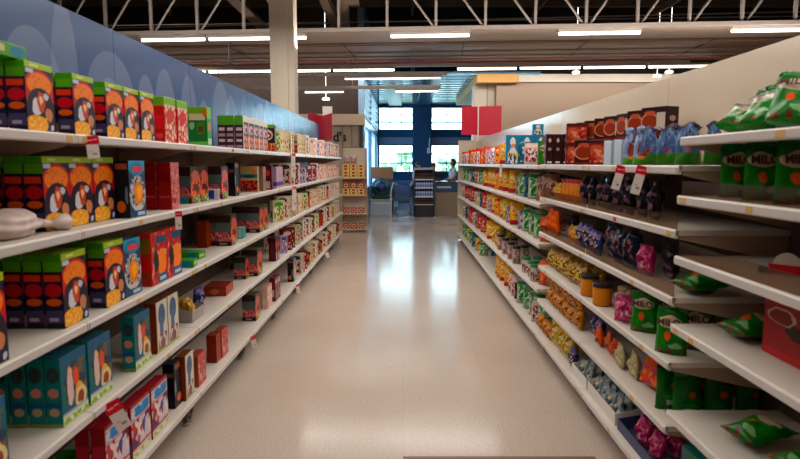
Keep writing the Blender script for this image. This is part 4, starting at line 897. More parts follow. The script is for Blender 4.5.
# bottom shelf
CK = ('R', round(RF_Z[4], 2))
cursor[CK] = 3.72
W_ = lambda a, b, **k: run('R', 5, a, 800, b, k.get('inset', .05), z=RF_Z[4], zone='far', jit=5) if False else None
def runb(key, px, n, inset=.04, jit=4, gap=.004):
    k = KIND[key]; z = RF_Z[4]; y = max(y_at(px, WR + inset, z), cursor[CK])
    for q in range(n):
        put(key, WR + inset + k['d'] / 2, y + k['w'] / 2, z, -math.pi / 2 + R(rp.uniform(-jit, jit)), 'right bottom shelf'); y += k['w'] + gap
    cursor[CK] = y
cursor[CK] = 3.97; runb('bluebag', 580, 1); runb('yellowcheese', 580, 3); runb('honey', 556, 3); runb('yellowcheese', 545, 0)
sparse(4, ['greenbag', 'pinkbag', 'greyviolet', 'greenbag', 'pinkbag', 'blackbag'], 4.95, 6.6, .07, seed=4, z=.157); sparse(4, ['yellow', 'yellow', 'smallred'], 6.7, 7.8, .15, seed=5, z=.157); sparse(4, ['greenbag', 'yellowcheese', 'tealbag'], 9.0, 12.1, .3, seed=6, z=.157)
# trays of sachets near the viewer on the bottom shelf and on the fifth shelf
traym = mat('white_tray', '#d8d0c8', .5, noise=.05)
def tray(x, y, z, w_, d_, h_, rz, label, m=traym):
    o = empty('display_tray', (x, y, z), rz); t = .004
    box('tray_base', -w_ / 2, w_ / 2, -d_ / 2, d_ / 2, 0, t, m, o)
    box('tray_front', -w_ / 2, w_ / 2, -d_ / 2, -d_ / 2 + t, t, h_, m, o); box('tray_back', -w_ / 2, w_ / 2, d_ / 2 - t, d_ / 2, t, h_ * 1.5, m, o)
    bm = bmesh.new(); poly_prism(bm, [(-d_ / 2 + t, t), (d_ / 2 - t, t), (d_ / 2 - t, h_ * 1.5), (-d_ / 2 + t, h_)], 'x', -w_ / 2, -w_ / 2 + t); link_mesh('tray_side', bm, m, o)
    bm = bmesh.new(); poly_prism(bm, [(-d_ / 2 + t, t), (d_ / 2 - t, t), (d_ / 2 - t, h_ * 1.5), (-d_ / 2 + t, h_)], 'x', w_ / 2 - t, w_ / 2); link_mesh('tray_side', bm, m, o)
    tag(o, label, 'tray', 'display trays of sachets'); return o
zb = RM_Z[5]
tray(1.27, 3.35, zb, .48, .2, .07, -math.pi / 2, 'white display tray of grey and yellow sachets on the right bottom shelf, longer one')
tray(1.27, 3.78, zb, .32, .2, .07, -math.pi / 2, 'short white display tray of sachets just beyond the longer tray')
tray(1.27, 2.84, zb, .46, .2, .06, -math.pi / 2, 'dark blue display tray of pink packets on the bottom shelf', mat('tray_dark_blue', '#303a5c', .5))
box_kind('tealbox', 'carton', 'dark teal carton with a pale picture', .3, .2, .25, art('face_tealbox', '#145a50', [('p', .2, .1, .8, .8, 5, ['#145a50', '#8c6c50', '#2c6c60', '#b8a890'])]), art('side_tealbox', '#12504a'), art('top_tealbox', '#1a6a60'))
put('tealbox', 1.29, 2.24, zb, -math.pi / 2, 'bottom shelf of the nearest right bay')
for q in range(6): put('greysachet', 1.21 + .06 * (q % 3), 3.70 + .12 * (q // 3), zb + .006, 0, 'short white tray, right bottom shelf', rot=(R(-8), 0, R(-90 + rp.uniform(-8, 8))), sort=q, desc='sachet printed grey and yellow')
for q in range(12):
    put('greysachet', 1.205 + .05 * (q % 3), 3.17 + .11 * (q // 3) + .01 * (q % 3), zb + .006, 0, 'white tray, right bottom shelf', rot=(R(-8), 0, R(-90 + rp.uniform(-8, 8))), sort=q)
for q in range(4):
    put('magenta', 1.23 + .085 * (q % 2), 2.72 + .16 * (q // 2), zb + .006, 0, 'dark blue tray, right bottom shelf', rot=(R(-6), 0, R(-90 + rp.uniform(-5, 5))), sort=q)
tray(1.26, 3.62, RM_Z[4], .3, .2, .05, -math.pi / 2, 'white display tray of small orange bags on the fifth shelf') if False else None

# nearest right bay
zN = RN_Z
random.seed(2)
heap = [('milo', 1.30, 2.36, .015, -62, -50), ('milo', 1.46, 2.34, .015, -40, -15), ('milo', 1.25, 2.12, .015, -50, -60), ('milo', 1.42, 2.14, .015, -34, -20), ('milo', 1.52, 2.12, .015, -20, 8),
        ('milo', 1.24, 1.92, .015, -34, -40), ('milo', 1.40, 1.93, .015, -20, -22), ('milo', 1.50, 1.95, .015, -16, -5), ('milo', 1.24, 1.73, .015, -26, -45), ('milo', 1.40, 1.72, .015, -14, -30)]
for q, (k_, x, y, dz, tl, a) in enumerate(heap):
    put(k_, x, y, zN[0] + .036 * math.sin(R(abs(tl))) + .004, 0, 'nearest right top shelf, in the heap', rot=(R(tl), R(random.uniform(-12, 12)), R(a)), sort=y)
for q, (x, y) in enumerate(((1.30, 2.30), (1.45, 2.32), (1.28, 2.1), (1.43, 2.12), (1.52, 2.20), (1.27, 1.92))):
    put('milo', x, y, zN[1], R(random.uniform(-15, 5)), 'nearest right second shelf, behind the clear riser', sort=y)
put('milolie', 1.24, 2.19, zN[3] + .042, 0, 'nearest right fourth shelf, behind the red carton', rot=(R(-88), 0, R(-80)))
put('milolie', 1.43, 2.05, zN[3] + .045, 0, 'nearest right fourth shelf', rot=(R(-85), 0, R(40))) if False else None
put('milolie', 1.24, 2.10, zN[4] + .045, 0, 'nearest right fifth shelf, closest to the camera', rot=(R(-86), 0, R(-78)))
put('milolie', 1.26, 1.88, zN[4] + .045, 0, 'nearest right fifth shelf, cut by the frame edge', rot=(R(-86), 0, R(-95)))
# red carton
rc = art('red_carton_face', '#8e1c18', [('e', .35, .45, .12, .1, '#2a1010'), ('e', .2, .62, .16, .12, '#b8a09a'), ('e', .19, .61, .13, .1, '#7a1614'), ('r', 0, 0, 1, .12, '#a82a20')])  # brighter band along the foot is light painted into the red
box_kind('redcarton', 'red_carton', 'large plain red carton', .5, .3, .24, rc, art('red_carton_side', '#9a1c18'), art('red_carton_top', '#a02018'))
put('redcarton', 1.30 + .15, 1.82, zN[3], -math.pi / 2, 'nearest right fourth shelf')
# round topped shelf tag on third shelf
st = empty('shelf_sign', (1.31, 1.98, zN[2]), R(-50))
bm = bmesh.new()
poly_prism(bm, [(.045 * math.cos(a), .03 + .05 * math.sin(a)) for a in [math.pi * k / 12 for k in range(13)]] + [(-.045, 0), (.045, 0)], 'y', 0, .004)
link_mesh('sign_card', bm, mat('sign_white', '#c5b4a6', .5), st)
box('red_band', -.055, .05, -.004, -.001, .004, .038, art('sign_red', '#a8242c', [('p', .1, .2, .9, .8, 6, ['#a8242c', '#b8444c', '#a8242c'])]), st)
box('dark_label', -.085, -.056, -.006, -.002, .004, .026, mat('sign_dark', '#2a3a30', .5), st)
box('sign_foot', -.08, .05, -.02, .03, 0, .003, mat('sign_clear', '#b9a898', .3), st)
tag(st, 'round topped white shelf sign with red band on the empty third shelf', 'sign')

# crumpled pale bag on the left second shelf
def blob(name, loc, sx, sy, sz, m, seed, label, cat):
    bm = bmesh.new(); bmesh.ops.create_icosphere(bm, subdivisions=4, radius=1); rd = random.Random(seed); ph = [rd.uniform(0, 6) for _ in range(6)]
    for v in bm.verts:
        c = v.co; n = 1 + .09 * math.sin(4 * c.x + ph[0]) * math.cos(5 * c.y + ph[1]) + .06 * math.sin(9 * c.z + 6 * c.x + ph[2]) + .04 * math.sin(14 * c.y + ph[3])
        v.co = (c.x * n * sx, c.y * n * sy, max(0, (c.z * n * .5 + .42)) * sz)
    return tag(link_mesh(name, bm, m, smooth=True, loc=loc), label, cat)
pb = mat('pale_plastic', '#cfb8ae', .35, noise=.1, nscale=8)
bigb = blob('plastic_bag', (-1.38, 2.02, L_Z[1]), .085, .16, .105, pb, 1, 'pale pink knotted plastic bag lying on the left second shelf', 'bag')
bm = bmesh.new(); tube(bm, (.02, .14, .04), (.045, .2, .03), .02, 10, .012); tube(bm, (.045, .2, .03), (.06, .27, .03), .012, 10, .035); link_mesh('bag_knot', bm, pb, bigb, smooth=True)
blob('plastic_bag', (-1.59, 2.30, L_Z[1]), .05, .1, .2, mat('pink_paper', '#a8776a', .5), 3, 'dull pink wrapped bundle behind the knotted bag at the left edge', 'bundle')
# open carton of red packets on the left fourth shelf
yo = y_at(206, 1.3, .606) - .1
oc = tray(-1.40, yo, .606, .21, .17, .07, R(90), 'open grey carton holding red packets on the left fourth shelf', art('open_carton', '#a49c98', [('p', 0, 0, 1, 1, 6, ['#a49c98', '#8a8280', '#b04848'])]))
for q in range(4):
    put('smallred', -1.36 - .03 * q, yo + .015 * (q % 2), .612, 0, 'open grey carton, left fourth shelf', rot=(R(-6), 0, R(90 + (q * 7) % 9)), sort=q, desc='red packet standing')
put('bluebag', -1.38, yo + .2, .606, R(80), 'left fourth shelf, beside the open carton', desc='white and blue packet')
put('creambag', -1.36, y_at(183, 1.28, .606) - .0, .606, R(70), 'left fourth shelf, beside the white fronted boxes', desc='white paper bag with red stripes')
put('purplebig', -1.46, 1.0, .0) if False else None

# lying green carton on the first top shelf box
KIND['purple']; put('greenflat', -1.36, 2.0, L_Z[0] + .24, R(90), 'left top shelf, lying on the nearest cereal box')

for i_, ks_, ya_, yb_, st_, sd_ in FL: sparse(i_, ks_, ya_, yb_, st_, yaw=(-50, 0), seed=sd_, side='L')

# ------------------------------------------------------------------ hanging price tags
redcard = art('tag_red', '#b8203a', [('r', .15, .4, .5, .55, '#e0a0a8'), ('r', .55, .5, .85, .6, '#e0b0b4')]); whitecard = art('tag_white', '#d4cbc4', [('r', .2, .45, .5, .5, '#a89c98'), ('r', .45, .25, .8, .38, '#8c8480')])
def uvbox(name, x0, x1, y0, y1, z0, z1, m, parent):
    bm = bmesh.new(); bx(bm, x0, x1, y0, y1, z0, z1); uvl = bm.loops.layers.uv.new('UVMap')
    for f in bm.faces:
        for lp in f.loops: c = lp.vert.co; lp[uvl].uv = ((c.x - x0) / (x1 - x0), (c.z - z0) / (z1 - z0))
    return link_mesh(name, bm, m, parent)
def ptag(side, px, z, label, wd=.052, hr=.034, hw=.055, tilt=0, yaw=35, slim=1):
    s = -1 if side == 'L' else 1; X = (WL if s < 0 else WR) - .02
    y = y_at(px, X, z)
    o = empty('price_tag', (s * X, y, z - .003)); o.rotation_euler = (0, R(tilt), R(yaw) * (1 if s < 0 else -1))
    uvbox('red_header', -wd / 2 * slim, wd / 2 * slim, -.001, .001, -hr, 0, redcard, o)
    uvbox('white_card', -wd / 2 * slim * .86, wd / 2 * slim * .86, -.0008, .0012, -hr - hw, -hr, whitecard, o)
    tag(o, label, 'price tag', 'hanging price tags'); return o
ptag('L', 91, 1.71, 'red and white price tag hanging from the left top shelf', tilt=-4)
ptag('L', 178, 1.341, 'red and white price tag hanging from the left second shelf', .04, .03, .07)
ptag('L', 110, .606, 'red and white price tag tilted over the red box, left fourth shelf', .07, .055, .085, tilt=-22)
ptag('L', 252, .20, 'small price tag bent out from the left bottom shelf, nearest', .05, .03, .07, tilt=-14)
ptag('L', 297, .20, 'small price tag under the left bottom shelf, middle of three', .05, .02, .08, tilt=-14)
ptag('L', 326, .20, 'small price tag under the left bottom shelf, farthest', .07, .02, .09, tilt=-20)
ptag('L', 293, 1.71, 'narrow pink price strip hanging from the left top shelf', .06, .03, .24)
ptag('L', 294, 1.341, 'narrow pink price strip hanging from the left second shelf', .06, .03, .24)
ptag('R', 622, 1.589, 'red and white price tag, left of two on the right top shelf', .05, .04, .085, tilt=14)
ptag('R', 643, 1.589, 'red and white price tag, right of two on the right top shelf', .05, .04, .095, tilt=14)
ptag('R', 501, 1.583, 'thin white price strip below the right top shelf, far along', .03, .01, .12)

# ------------------------------------------------------------------ gondola signs
redm = mat('sign_board_red', '#c01c34', .4, noise=.06)
fs = empty('flag_sign', (1.5, 11.95, 2.1))
bm = bmesh.new(); poly_prism(bm, [(-.34, -.12), (0, .0), (0, .012), (-.34, -.108)], 'z', .06, .62); link_mesh('sign_panel', bm, redm, fs)
bm = bmesh.new(); poly_prism(bm, [(.02, .0), (.44, -.2), (.44, -.188), (.02, .012)], 'z', .05, .62); link_mesh('sign_panel', bm, redm, fs)
box('sign_pole', -.005, .018, -.01, .015, -.06, .63, mat('pole_white', '#d8d0cc', .4), fs)
tag(fs, 'red two panel flag sign above the far end of the right rack', 'sign')
fl = empty('flag_sign', (-1.66, 12.3, 2.02))
bm = bmesh.new()
n = 8; A = []
for i in range(n + 1):
    for j in (0, 1):
        x = -.3 + .5 * i / n; y = .02 * math.sin(i * .9); z = (.06 if j == 0 else .58) + .03 * math.sin(i * .8 + j)
        A.append(bm.verts.new((x, y, z)))
for i in range(n): bm.faces.new((A[2 * i], A[2 * i + 2], A[2 * i + 3], A[2 * i + 1]))
bmesh.ops.solidify(bm, geom=bm.faces[:], thickness=.006); link_mesh('flag_cloth', bm, redm, fl, smooth=False)
box('sign_back', .0, .2, .03, .04, .06, .74, mat('pole_white', '#d8d0cc', .4), fl); box('sign_pole', -.34, -.32, -.01, .01, -2.02, .5, mat('pole_white', '#d8d0cc', .4), fl)
tag(fl, 'red flag with a white backing card at the left rack end', 'sign')

# ------------------------------------------------------------------ end display facing the viewer at the left
ex0, ex1, ey = -1.42, -.86, 13.6
ed = empty('end_display', ((ex0 + ex1) / 2, ey, 0))
hw = (ex1 - ex0) / 2
box('display_back', -hw, hw, .36, .38, .03, 1.95, mat('end_panel_cream', '#c3b29c', .5), ed)
EZ = [1.27, .87, .44, .08]
for z in EZ:
    sh = box('shelf', -hw, hw, 0, .36, z - .03, z, lipm, ed)
    box('price_rail', -hw, hw, -.004, -.001, z - .03, z - .004, mat('rail_gold', '#c0a470', .4), sh)
for sx in (-1, 1): box('side_post', sx * hw - .012, sx * hw + .012, .3, .36, 0, 1.95, undm, ed)
tag(ed, 'cream end display of yellow cartons facing the camera, left aisle end', 'display shelf')
box_kind('yellcarton', 'carton', 'yellow carton with a dark red square', .16, .1, .15, art('face_yc', '#cdb384', [('r', .3, .55, .7, .85, '#8c3c28'), ('r', .3, .12, .7, .4, '#8c3c28')]), art('side_yc', '#b89c6c'), art('top_yc', '#cfae6c'))
box_kind('redcan', 'carton', 'red and dark printed carton', .13, .1, .13, art('face_rcn', '#a04038', [('e', .5, .5, .35, .35, '#d8c0a8'), ('e', .5, .5, .2, .2, '#5c1c20')]), art('side_rcn', '#8c3830'), art('top_rcn', '#a05048'))
for r_, z in enumerate(EZ):
    for q in range(3):
        key = 'yellcarton' if r_ < 2 else 'redcan'
        put(key, ex0 + .1 + q * .175, ey + .07, z, 0, ['end display top shelf', 'end display second shelf', 'end display third shelf', 'end display bottom shelf'][r_], sort=q)
    if r_ in (0, 1):
        for q in range(3): put('yellcarton' if r_ == 0 else 'redcan', ex0 + .1 + q * .175, ey + .07, z + .151, 0, ['end display top shelf, upper tier', 'end display second shelf, upper tier'][r_], sort=q)
for q in range(2): put('pinkbag', ex0 + .12 + q * .16, ey + .08, EZ[0] + .303, 0, 'end display, topmost', sort=q)

# ------------------------------------------------------------------ checkout area
blk = mat('cooler_black', '#17161a', .35)
ck = empty('drinks_cooler', (.63, 17.4, 0))
box('cooler_back', -.3, .3, .5, .55, .05, 1.44, blk, ck)
for sx in (-1, 1): box('cooler_side', sx * .285 - .015, sx * .285 + .015, 0, .5, .05, 1.44, blk, ck)
box('cooler_top', -.3, .3, -.01, .55, 1.40, 1.46, mat('cooler_trim', '#8c8c94', .4), ck); box('cooler_base', -.3, .3, 0, .55, .0, .36, blk, ck)
CZ = [.38, .62, .88, 1.13]
for z in CZ:
    s_ = box('shelf', -.27, .27, .03, .5, z - .02, z, blk, ck); box('price_strip', -.27, .27, .02, .028, z - .035, z, mat('strip_white', '#c8ccd4', .4), s_)
tag(ck, 'black open drinks cooler with four shelves before the windows', 'cooler')
jar_kind('bottle', 'drink_bottle', 'white and blue drink bottle', .03, .17, art('bottle_wb', '#b8c0d8', [('r', 0, .2, 3, .55, '#3c4c94'), ('r', 0, .3, 3, .4, '#c8ccdc')]), mat('cap_blue', '#3c4484', .4), cat='bottle', lr=.5)
jar_kind('cbottle', 'drink_bottle', 'dark drink bottle', .03, .17, art('bottle_dk', '#3c3438', [('r', 0, .2, 3, .5, '#7c5050')]), mat('cap_red', '#8c3030', .4), cat='bottle', lr=.5)
for r_, z in enumerate(CZ):
    for q in range(7): put('cbottle' if r_ in (0, 3) else 'bottle', .63 - .225 + q * .075, 17.4 + .08, z, 0, ['cooler lowest shelf', 'cooler second shelf up', 'cooler third shelf up', 'cooler top shelf'][r_], sort=q)
# counter
ct = empty('checkout_counter', (1.36, 17.9, 0))
box('counter_body', -.36, .36, 0, .8, 0, .72, mat('counter_tan', '#8f7a66', .5), ct); box('blue_band', -.37, .37, -.02, .8, .72, 1.0, mat('counter_blue', '#1c4468', .4), ct)
box('counter_top', -.4, .4, -.04, .84, 1.0, 1.04, mat('counter_top', '#30383e', .3), ct); box('notice', -.33, .1, -.03, -.021, .84, .9, mat('notice_white', '#b8c0c8', .5), ct)
tag(ct, 'tan checkout counter with blue upper band beside the drinks cooler', 'counter')
def terminal(x, y, label):
    o = empty('checkout_screen', (x, y, 1.04), R(15)); box('screen', -.15, .15, -.01, .02, .1, .32, mat('screen_black', '#101216', .2), o, bev=.004); box('stand', -.02, .02, 0, .03, .01, .12, blk, o); box('base', -.09, .09, -.05, .08, 0, .012, blk, o)
    tag(o, label, 'screen')
terminal(1.12, 18.25, 'black checkout screen on the counter, beside the cooler'); 
tag(box('card_reader', 0, .1, 0, .16, 0, .05, blk, loc=(1.36, 18.1, 1.04), bev=.01), 'small black card reader on the checkout counter', 'card reader')
# orange wooden board
ob = empty('wooden_booth', (-.68, 18.9, 0))
box('board', -.36, .36, 0, .04, 1.1, 1.47, mat('orange_wood', '#a4622c', .5, noise=.4, nscale=6), ob)
for sx in (-1, 1): box('post', sx * .33 - .025, sx * .33 + .025, .005, .035, 0, 1.1, mat('wood_dark', '#5c3420', .5), ob)
tag(ob, 'orange brown wooden board on posts below the entrance window', 'board')
# white counter with green seat
wc = empty('packing_counter', (-.66, 18.0, 0))
box('counter_front', -.34, .3, 0, .5, .0, .45, mat('glossy_white', '#aab4bc', .2), wc, bev=.01); box('counter_lip', -.36, .32, -.02, .52, .45, .49, mat('beige_lip', '#b8a890', .4), wc)
tag(wc, 'glossy white low counter at the left of the entrance', 'counter')
se = empty('moulded_seat', (-.68, 18.2, .49))
bm = bmesh.new(); bmesh.ops.create_icosphere(bm, subdivisions=4, radius=1)
for v in bm.verts:
    c = v.co; v.co = (c.x * .3, c.y * .16, .35 + c.z * .34 * (1 if c.z < 0 else .9))
link_mesh('seat_shell', bm, mat('seat_green', '#1e4c34', .4), se, smooth=True); box('seat_foot', -.26, .26, -.12, .12, .0, .12, mat('seat_green_dark', '#163c2a', .4), se)
tag(se, 'rounded dark green moulded seat standing on the white low counter', 'seat')
bm = bmesh.new(); bmesh.ops.create_icosphere(bm, subdivisions=4, radius=.2)
for v in bm.verts: v.co.z = v.co.z * .95
nb = link_mesh('navy_ball', bm, mat('ball_navy', '#16264c', .3), smooth=True, loc=(-.66, 17.83, .88)); tag(nb, 'round navy ball in front of the green moulded seat', 'ball')
bm = bmesh.new(); tube(bm, (0, 0, 0), (0, 0, .75), .018, 8); tube(bm, (0, 0, .75), (.06, .1, 1.0), .018, 8); tube(bm, (.06, .1, 1.0), (.07, .3, 1.0), .018, 8); tube(bm, (0, 0, .4), (-.6, 0, .4), .015, 8); tube(bm, (-.6, 0, 0), (-.6, 0, .4), .015, 8)
tag(link_mesh('guard_rail', bm, mat('rail_white', '#c8ccc8', .3), loc=(-.36, 17.6, 0)), 'white tubular guard rail before the green seat', 'rail')

# shopping carts
chrome = mat('cart_chrome', '#9aa2ac', .25, .8)
def cart(x, y, rz, label):
    o = empty('shopping_cart', (x, y, 0), rz)
    bm = bmesh.new(); r = .004
    def P(u, v, w_): # u 0..1 length, v -1..1 width, w 0..1 height
        hw_ = (.2 + .07 * u) ; z = .42 + (.16 * (1 - u)) * (1 - w_) + w_ * (.50 + .06 * u); return (v * hw_, -.42 + .84 * u, z)
    for w_ in (0, .25, .5, .75, 1):
        for v in (-1, 1): tube(bm, P(0, v, w_), P(1, v, w_), r if w_ < 1 else .007, 5)
        for u in (0, 1): tube(bm, P(u, -1, w_), P(u, 1, w_), r if w_ < 1 else .007, 5)
    for k in range(13):
        u = k / 12
        for v in (-1, 1): tube(bm, P(u, v, 0), P(u, v, 1), r, 4)
        tube(bm, P(u, -1, 0), P(u, 1, 0), r, 4)
    for k in range(7):
        v = -1 + k / 3
        for u in (0, 1): tube(bm, P(u, v, 0), P(u, v, 1), r, 4)
        tube(bm, P(0, v, 0), P(1, v, 0), r, 4)
    link_mesh('basket', bm, chrome, o)
    bm = bmesh.new()
    for v in (-1, 1):
        tube(bm, (v * .26, .42, .5), (v * .25, .44, 1.0), .012, 7); tube(bm, (v * .26, .42, .5), (v * .23, .36, .13), .012, 7); tube(bm, (v * .23, .36, .13), (v * .18, -.38, .13), .012, 7); tube(bm, (v * .18, -.38, .13), (v * .22, .3, .45), .01, 7)
    link_mesh('frame', bm, chrome, o)
    bm = bmesh.new(); tube(bm, (-.27, .46, 1.01), (.27, .46, 1.01), .017, 10); link_mesh('handle', bm, mat('handle_blue', '#24449c', .4), o)
    bm = bmesh.new(); bx(bm, -.2, .2, .34, .36, .66, .86); link_mesh('child_seat_flap', bm, mat('flap_blue', '#2c4c8c', .4), o)
    for sx in (-1, 1):
        for yy in (-.36, .34):
            bm = bmesh.new(); tube(bm, (-.012, 0, .055), (.012, 0, .055), .055, 14); tube(bm, (0, 0, .06), (0, .03, .13), .01, 6); link_mesh('wheel', bm, mat('wheel_black', '#1c1c1e', .5), o, loc=(sx * (.23 if yy > 0 else .18), yy, 0))
    tag(o, label, 'shopping cart', 'shopping carts by the entrance')
cart(.0, 18.1, R(4), 'chrome shopping cart beside the white low counter'); cart(.02, 19.2, R(-4), 'chrome shopping cart parked behind another cart left of the cooler'); cart(-.5, 20.4, R(14), 'shopping cart half hidden behind the orange brown board')
# small white fixture on the pillar and sensor
bm = bmesh.new(); bx(bm, -.06, .06, -.04, 0, 0, .22); tube(bm, (.02, -.03, .2), (.05, -.03, .62), .02, 8)
tag(link_mesh('wall_phone', bm, mat('phone_white', '#b8c4cc', .4), loc=(1.02, WALL_Y - .285, 1.98)), 'small white wall unit with a tube on the blue pillar', 'wall unit')
# trees outside
leaf = mat('leaf_green', '#8cb48c', .8, noise=.3, nscale=6); bark = mat('bark', '#5c4838', .9)
for q, (x, y, h_) in enumerate(((.5, 44, 2.6), (3.6, 46, 2.2), (-1.4, 47, 1.8))):
    o = empty('garden_tree', (x, y, -.2)); bm = bmesh.new(); rd = random.Random(q)
    for k in range(16):
        a, b_, c = rd.uniform(-.8, .8), rd.uniform(-.8, .8), rd.uniform(.45, 1) * h_
        bmesh.ops.create_icosphere(bm, subdivisions=1, radius=rd.uniform(.2, .38), matrix=Matrix.Translation((a, b_, c)))
    link_mesh('crown', bm, leaf, o); bm = bmesh.new(); tube(bm, (0, 0, 0), (0, 0, h_ * .7), .1, 8, .05); link_mesh('trunk', bm, bark, o)
    tag(o, ['green tree seen through the left lower window, right side', 'green tree seen through the right lower window', 'small green tree seen through the left lower window, left side'][q], 'tree')
struct(box('ground', -30, 30, WALL_Y + .3, 80, -.3, -.2, mat('pavement', '#a8a8a4', .9)))

# ------------------------------------------------------------------ people
skin = mat('skin', '#a87454', .6); hairm = mat('dark_hair', '#15100e', .6)
def skinned(name, verts, edges, radii, m, parent=None, root=0, lv=2):
    me = bpy.data.meshes.new(name); me.from_pydata(verts, edges, []); o = bpy.data.objects.new(name, me); COL.objects.link(o)
    md = o.modifiers.new('skin', 'SKIN'); md.use_smooth_shade = True
    for i, sv in enumerate(me.skin_vertices[0].data): sv.radius = (radii[i] if isinstance(radii[i], tuple) else (radii[i],) * 2); sv.use_root = (i == root)
    o.modifiers.new('sub', 'SUBSURF').levels = lv; o.modifiers['sub'].render_levels = lv
    dg = bpy.context.evaluated_depsgraph_get(); nm = bpy.data.meshes.new_from_object(o.evaluated_get(dg)); bpy.data.objects.remove(o)
    nm.materials.clear(); nm.materials.append(m); nm.polygons.foreach_set('use_smooth', [True] * len(nm.polygons))
    q = bpy.data.objects.new(name, nm); COL.objects.link(q)
    if parent: q.parent = parent
    return q
def person(x, y, rz, h, shirt, trousers, label, arm=40, longhair=True):
    """faces local -y"""
    o = empty('person', (x, y, 0), rz); s = h / 1.7
    P = lambda *c: tuple(k * s for k in c)
    fa = R(arm)
    def armpts(sx):
        sh_ = (sx * .17, 0, 1.38); el = (sx * .22, -.02, 1.10); wr = (sx * .17, -.02 - .24 * math.sin(fa + .5), 1.10 - .24 * math.cos(fa + .5)); return sh_, el, wr
    V = [(0, 0, .92), (0, 0, 1.1), (0, 0, 1.3), (0, .01, 1.42), (0, 0, 1.49), (0, -.01, 1.56), (0, -.01, 1.64)]
    rad = [(.14, .1), (.12, .09), (.15, .1), (.07, .06), .048, (.07, .085), (.068, .08)]
    E = [(0, 1), (1, 2), (2, 3), (3, 4), (4, 5), (5, 6)]
    for sx in (-1, 1):
        b0 = len(V); a = armpts(sx); V += [a[0], a[1], a[2]]; rad += [.05, .04, .026]; E += [(2, b0), (b0, b0 + 1), (b0 + 1, b0 + 2)]
        w_ = Vector(a[2]); d = (Vector(a[2]) - Vector(a[1])).normalized(); palm = w_ + d * .07
        V.append(tuple(palm)); rad.append(.026); E.append((b0 + 2, b0 + 3)); pi_ = b0 + 3
        for q, (off, ln) in enumerate(((-.03, .07), (-.01, .08), (.01, .075), (.03, .06))):
            k1 = len(V); V.append(tuple(palm + Vector((off, 0, -.01)) + d * .02)); V.append(tuple(palm + Vector((off * 1.1, 0, -.02)) + d * ln + Vector((0, 0, -.02)))); rad += [.009, .008]; E += [(pi_, k1), (k1, k1 + 1)]
        k1 = len(V); V.append(tuple(palm + Vector((-sx * .035, -.01, .0)))); V.append(tuple(palm + Vector((-sx * .05, -.02, 0)) + d * .03)); rad += [.011, .009]; E += [(b0 + 2, k1), (k1, k1 + 1)]
        l0 = len(V); V += [(sx * .09, 0, .84), (sx * .1, -.01, .48), (sx * .1, .01, .09), (sx * .11, -.13, .04)]; rad += [.085, .055, .038, .03]; E += [(0, l0), (l0, l0 + 1), (l0 + 1, l0 + 2), (l0 + 2, l0 + 3)]
    V = [P(*v) for v in V]; rad = [tuple(k * s for k in r) if isinstance(r, tuple) else r * s for r in rad]
    skinned('body', V, E, rad, skin, o)
    sm = mat('shirt_' + shirt, shirt, .8); tm = mat('trousers_' + trousers, trousers, .8)
    V = [P(0, 0, .93), P(0, 0, 1.1), P(0, 0, 1.3), P(0, .01, 1.40)]; rd_ = [(.155 * s, .115 * s), (.135 * s, .105 * s), (.165 * s, .115 * s), (.08 * s, .07 * s)]; E = [(0, 1), (1, 2), (2, 3)]
    for sx in (-1, 1):
        a = armpts(sx); b0 = len(V); V += [P(*a[0]), P(*((Vector(a[0]) * .2 + Vector(a[1]) * .8)))]; rd_ += [.062 * s, .05 * s]; E += [(2, b0), (b0, b0 + 1)]
    skinned('shirt', V, E, rd_, sm, o)
    V = [P(0, 0, .95)]; rd_ = [(.158 * s, .118 * s)]; E = []
    for sx in (-1, 1): b0 = len(V); V += [P(sx * .09, 0, .84), P(sx * .1, -.01, .48), P(sx * .1, .01, .13)]; rd_ += [.097 * s, .068 * s, .055 * s]; E += [(0, b0), (b0, b0 + 1), (b0 + 1, b0 + 2)]
    skinned('trousers', V, E, rd_, tm, o)
    for sx in (-1, 1):
        bm = bmesh.new(); bmesh.ops.create_icosphere(bm, subdivisions=2, radius=1)
        for v in bm.verts: c = v.co; v.co = (sx * .105 * s + c.x * .045 * s, -.06 * s + c.y * .13 * s, max(0, .035 + c.z * .045) * s)
        link_mesh('shoe', bm, mat('shoe_dark', '#1c1a1c', .5), o, smooth=True)
    bm = bmesh.new(); bmesh.ops.create_icosphere(bm, subdivisions=3, radius=1)
    for v in bm.verts:
        c = v.co; z = c.z; front = c.y < -.35
        v.co = (c.x * .085 * s, (.012 + c.y * .1) * s, (1.625 + z * .095 - (0 if not longhair or front else max(0, -z) * .08)) * s)
        if front and z < .35: v.co.y = (-.03) * s
    link_mesh('hair', bm, hairm, o, smooth=True)
    bm = bmesh.new(); tube(bm, P(0, -.09, 1.6), P(0, -.112, 1.575), .008 * s, 6, .014 * s); link_mesh('nose', bm, skin, o)
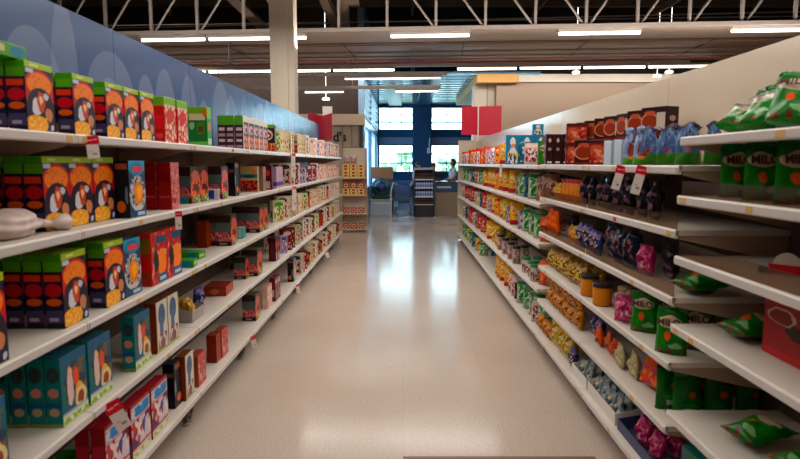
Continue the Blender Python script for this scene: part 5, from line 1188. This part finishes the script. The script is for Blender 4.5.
    for sx in (-1, 1):
        bm = bmesh.new(); bmesh.ops.create_icosphere(bm, subdivisions=2, radius=.011 * s, matrix=Matrix.Translation(P(sx * .03, -.09, 1.605))); link_mesh('eye', bm, mat('eye_dark', '#201814', .3), o, smooth=True)
        bm = bmesh.new(); bmesh.ops.create_icosphere(bm, subdivisions=2, radius=.02 * s, matrix=Matrix.Translation(P(sx * .078, 0, 1.595)) @ Matrix.Diagonal((.5, .8, 1.3, 1))); link_mesh('ear', bm, skin, o, smooth=True)
    box('mouth', -.022 * s, .022 * s, -.096 * s, -.088 * s, 1.545 * s, 1.552 * s, mat('lip', '#7c4038', .5), o)
    tag(o, label, 'person')
person(1.62, 19.25, R(-75), 1.72, '#c9c0c0', '#2c2c38', 'person in a pale top standing behind the checkout counter at right')
person(.5, 19.3, R(30), 1.62, '#c89090', '#2a2e3c', 'person in a pink top standing behind the drinks cooler')
person(1.05, 20.2, R(-20), 1.58, '#5c3034', '#20242c', 'dark haired person in dull red between cooler and counter')

# ------------------------------------------------------------------ labels for every placed pack
groups = {}
for rec in PLACED: groups.setdefault((rec[1], rec[2]), []).append(rec)
def fit(desc, tail):
    room = 16 - len(tail.split()); ws = desc.split()
    if len(ws) > room: ws = [w_ for w_ in ws if w_ not in ('with', 'and', 'a', 'an', 'the', 'in')]
    return ' '.join(ws[:room]) if len(ws) <= room else ' '.join(ws[:max(2, room - 2)] + ws[-2:] if room > 4 else ws[-room:])
for (desc, place), recs in groups.items():
    recs.sort(key=lambda r: r[3])
    for i, r in enumerate(recs):
        o = r[0]; tail = ('on ' if not place.startswith(('open', 'white tray', 'short white', 'dark blue')) else 'in ') + place
        if len(recs) > 1: tail += ', ' + ordw(i + 1) + (' from the camera' if abs(r[3] - r[0].location.y) < 1e-3 else ' across')
        tw = tail.split()
        if len(tw) > 12: tail = ' '.join(w_ for w_ in tw if w_ not in ('the', 'of', 'a', 'and'))
        o['label'] = (fit(desc, tail) + ' ' + tail); o['category'] = r[4]
        if len(recs) > 1: o['group'] = (desc + 's on the ' + place)[:90]
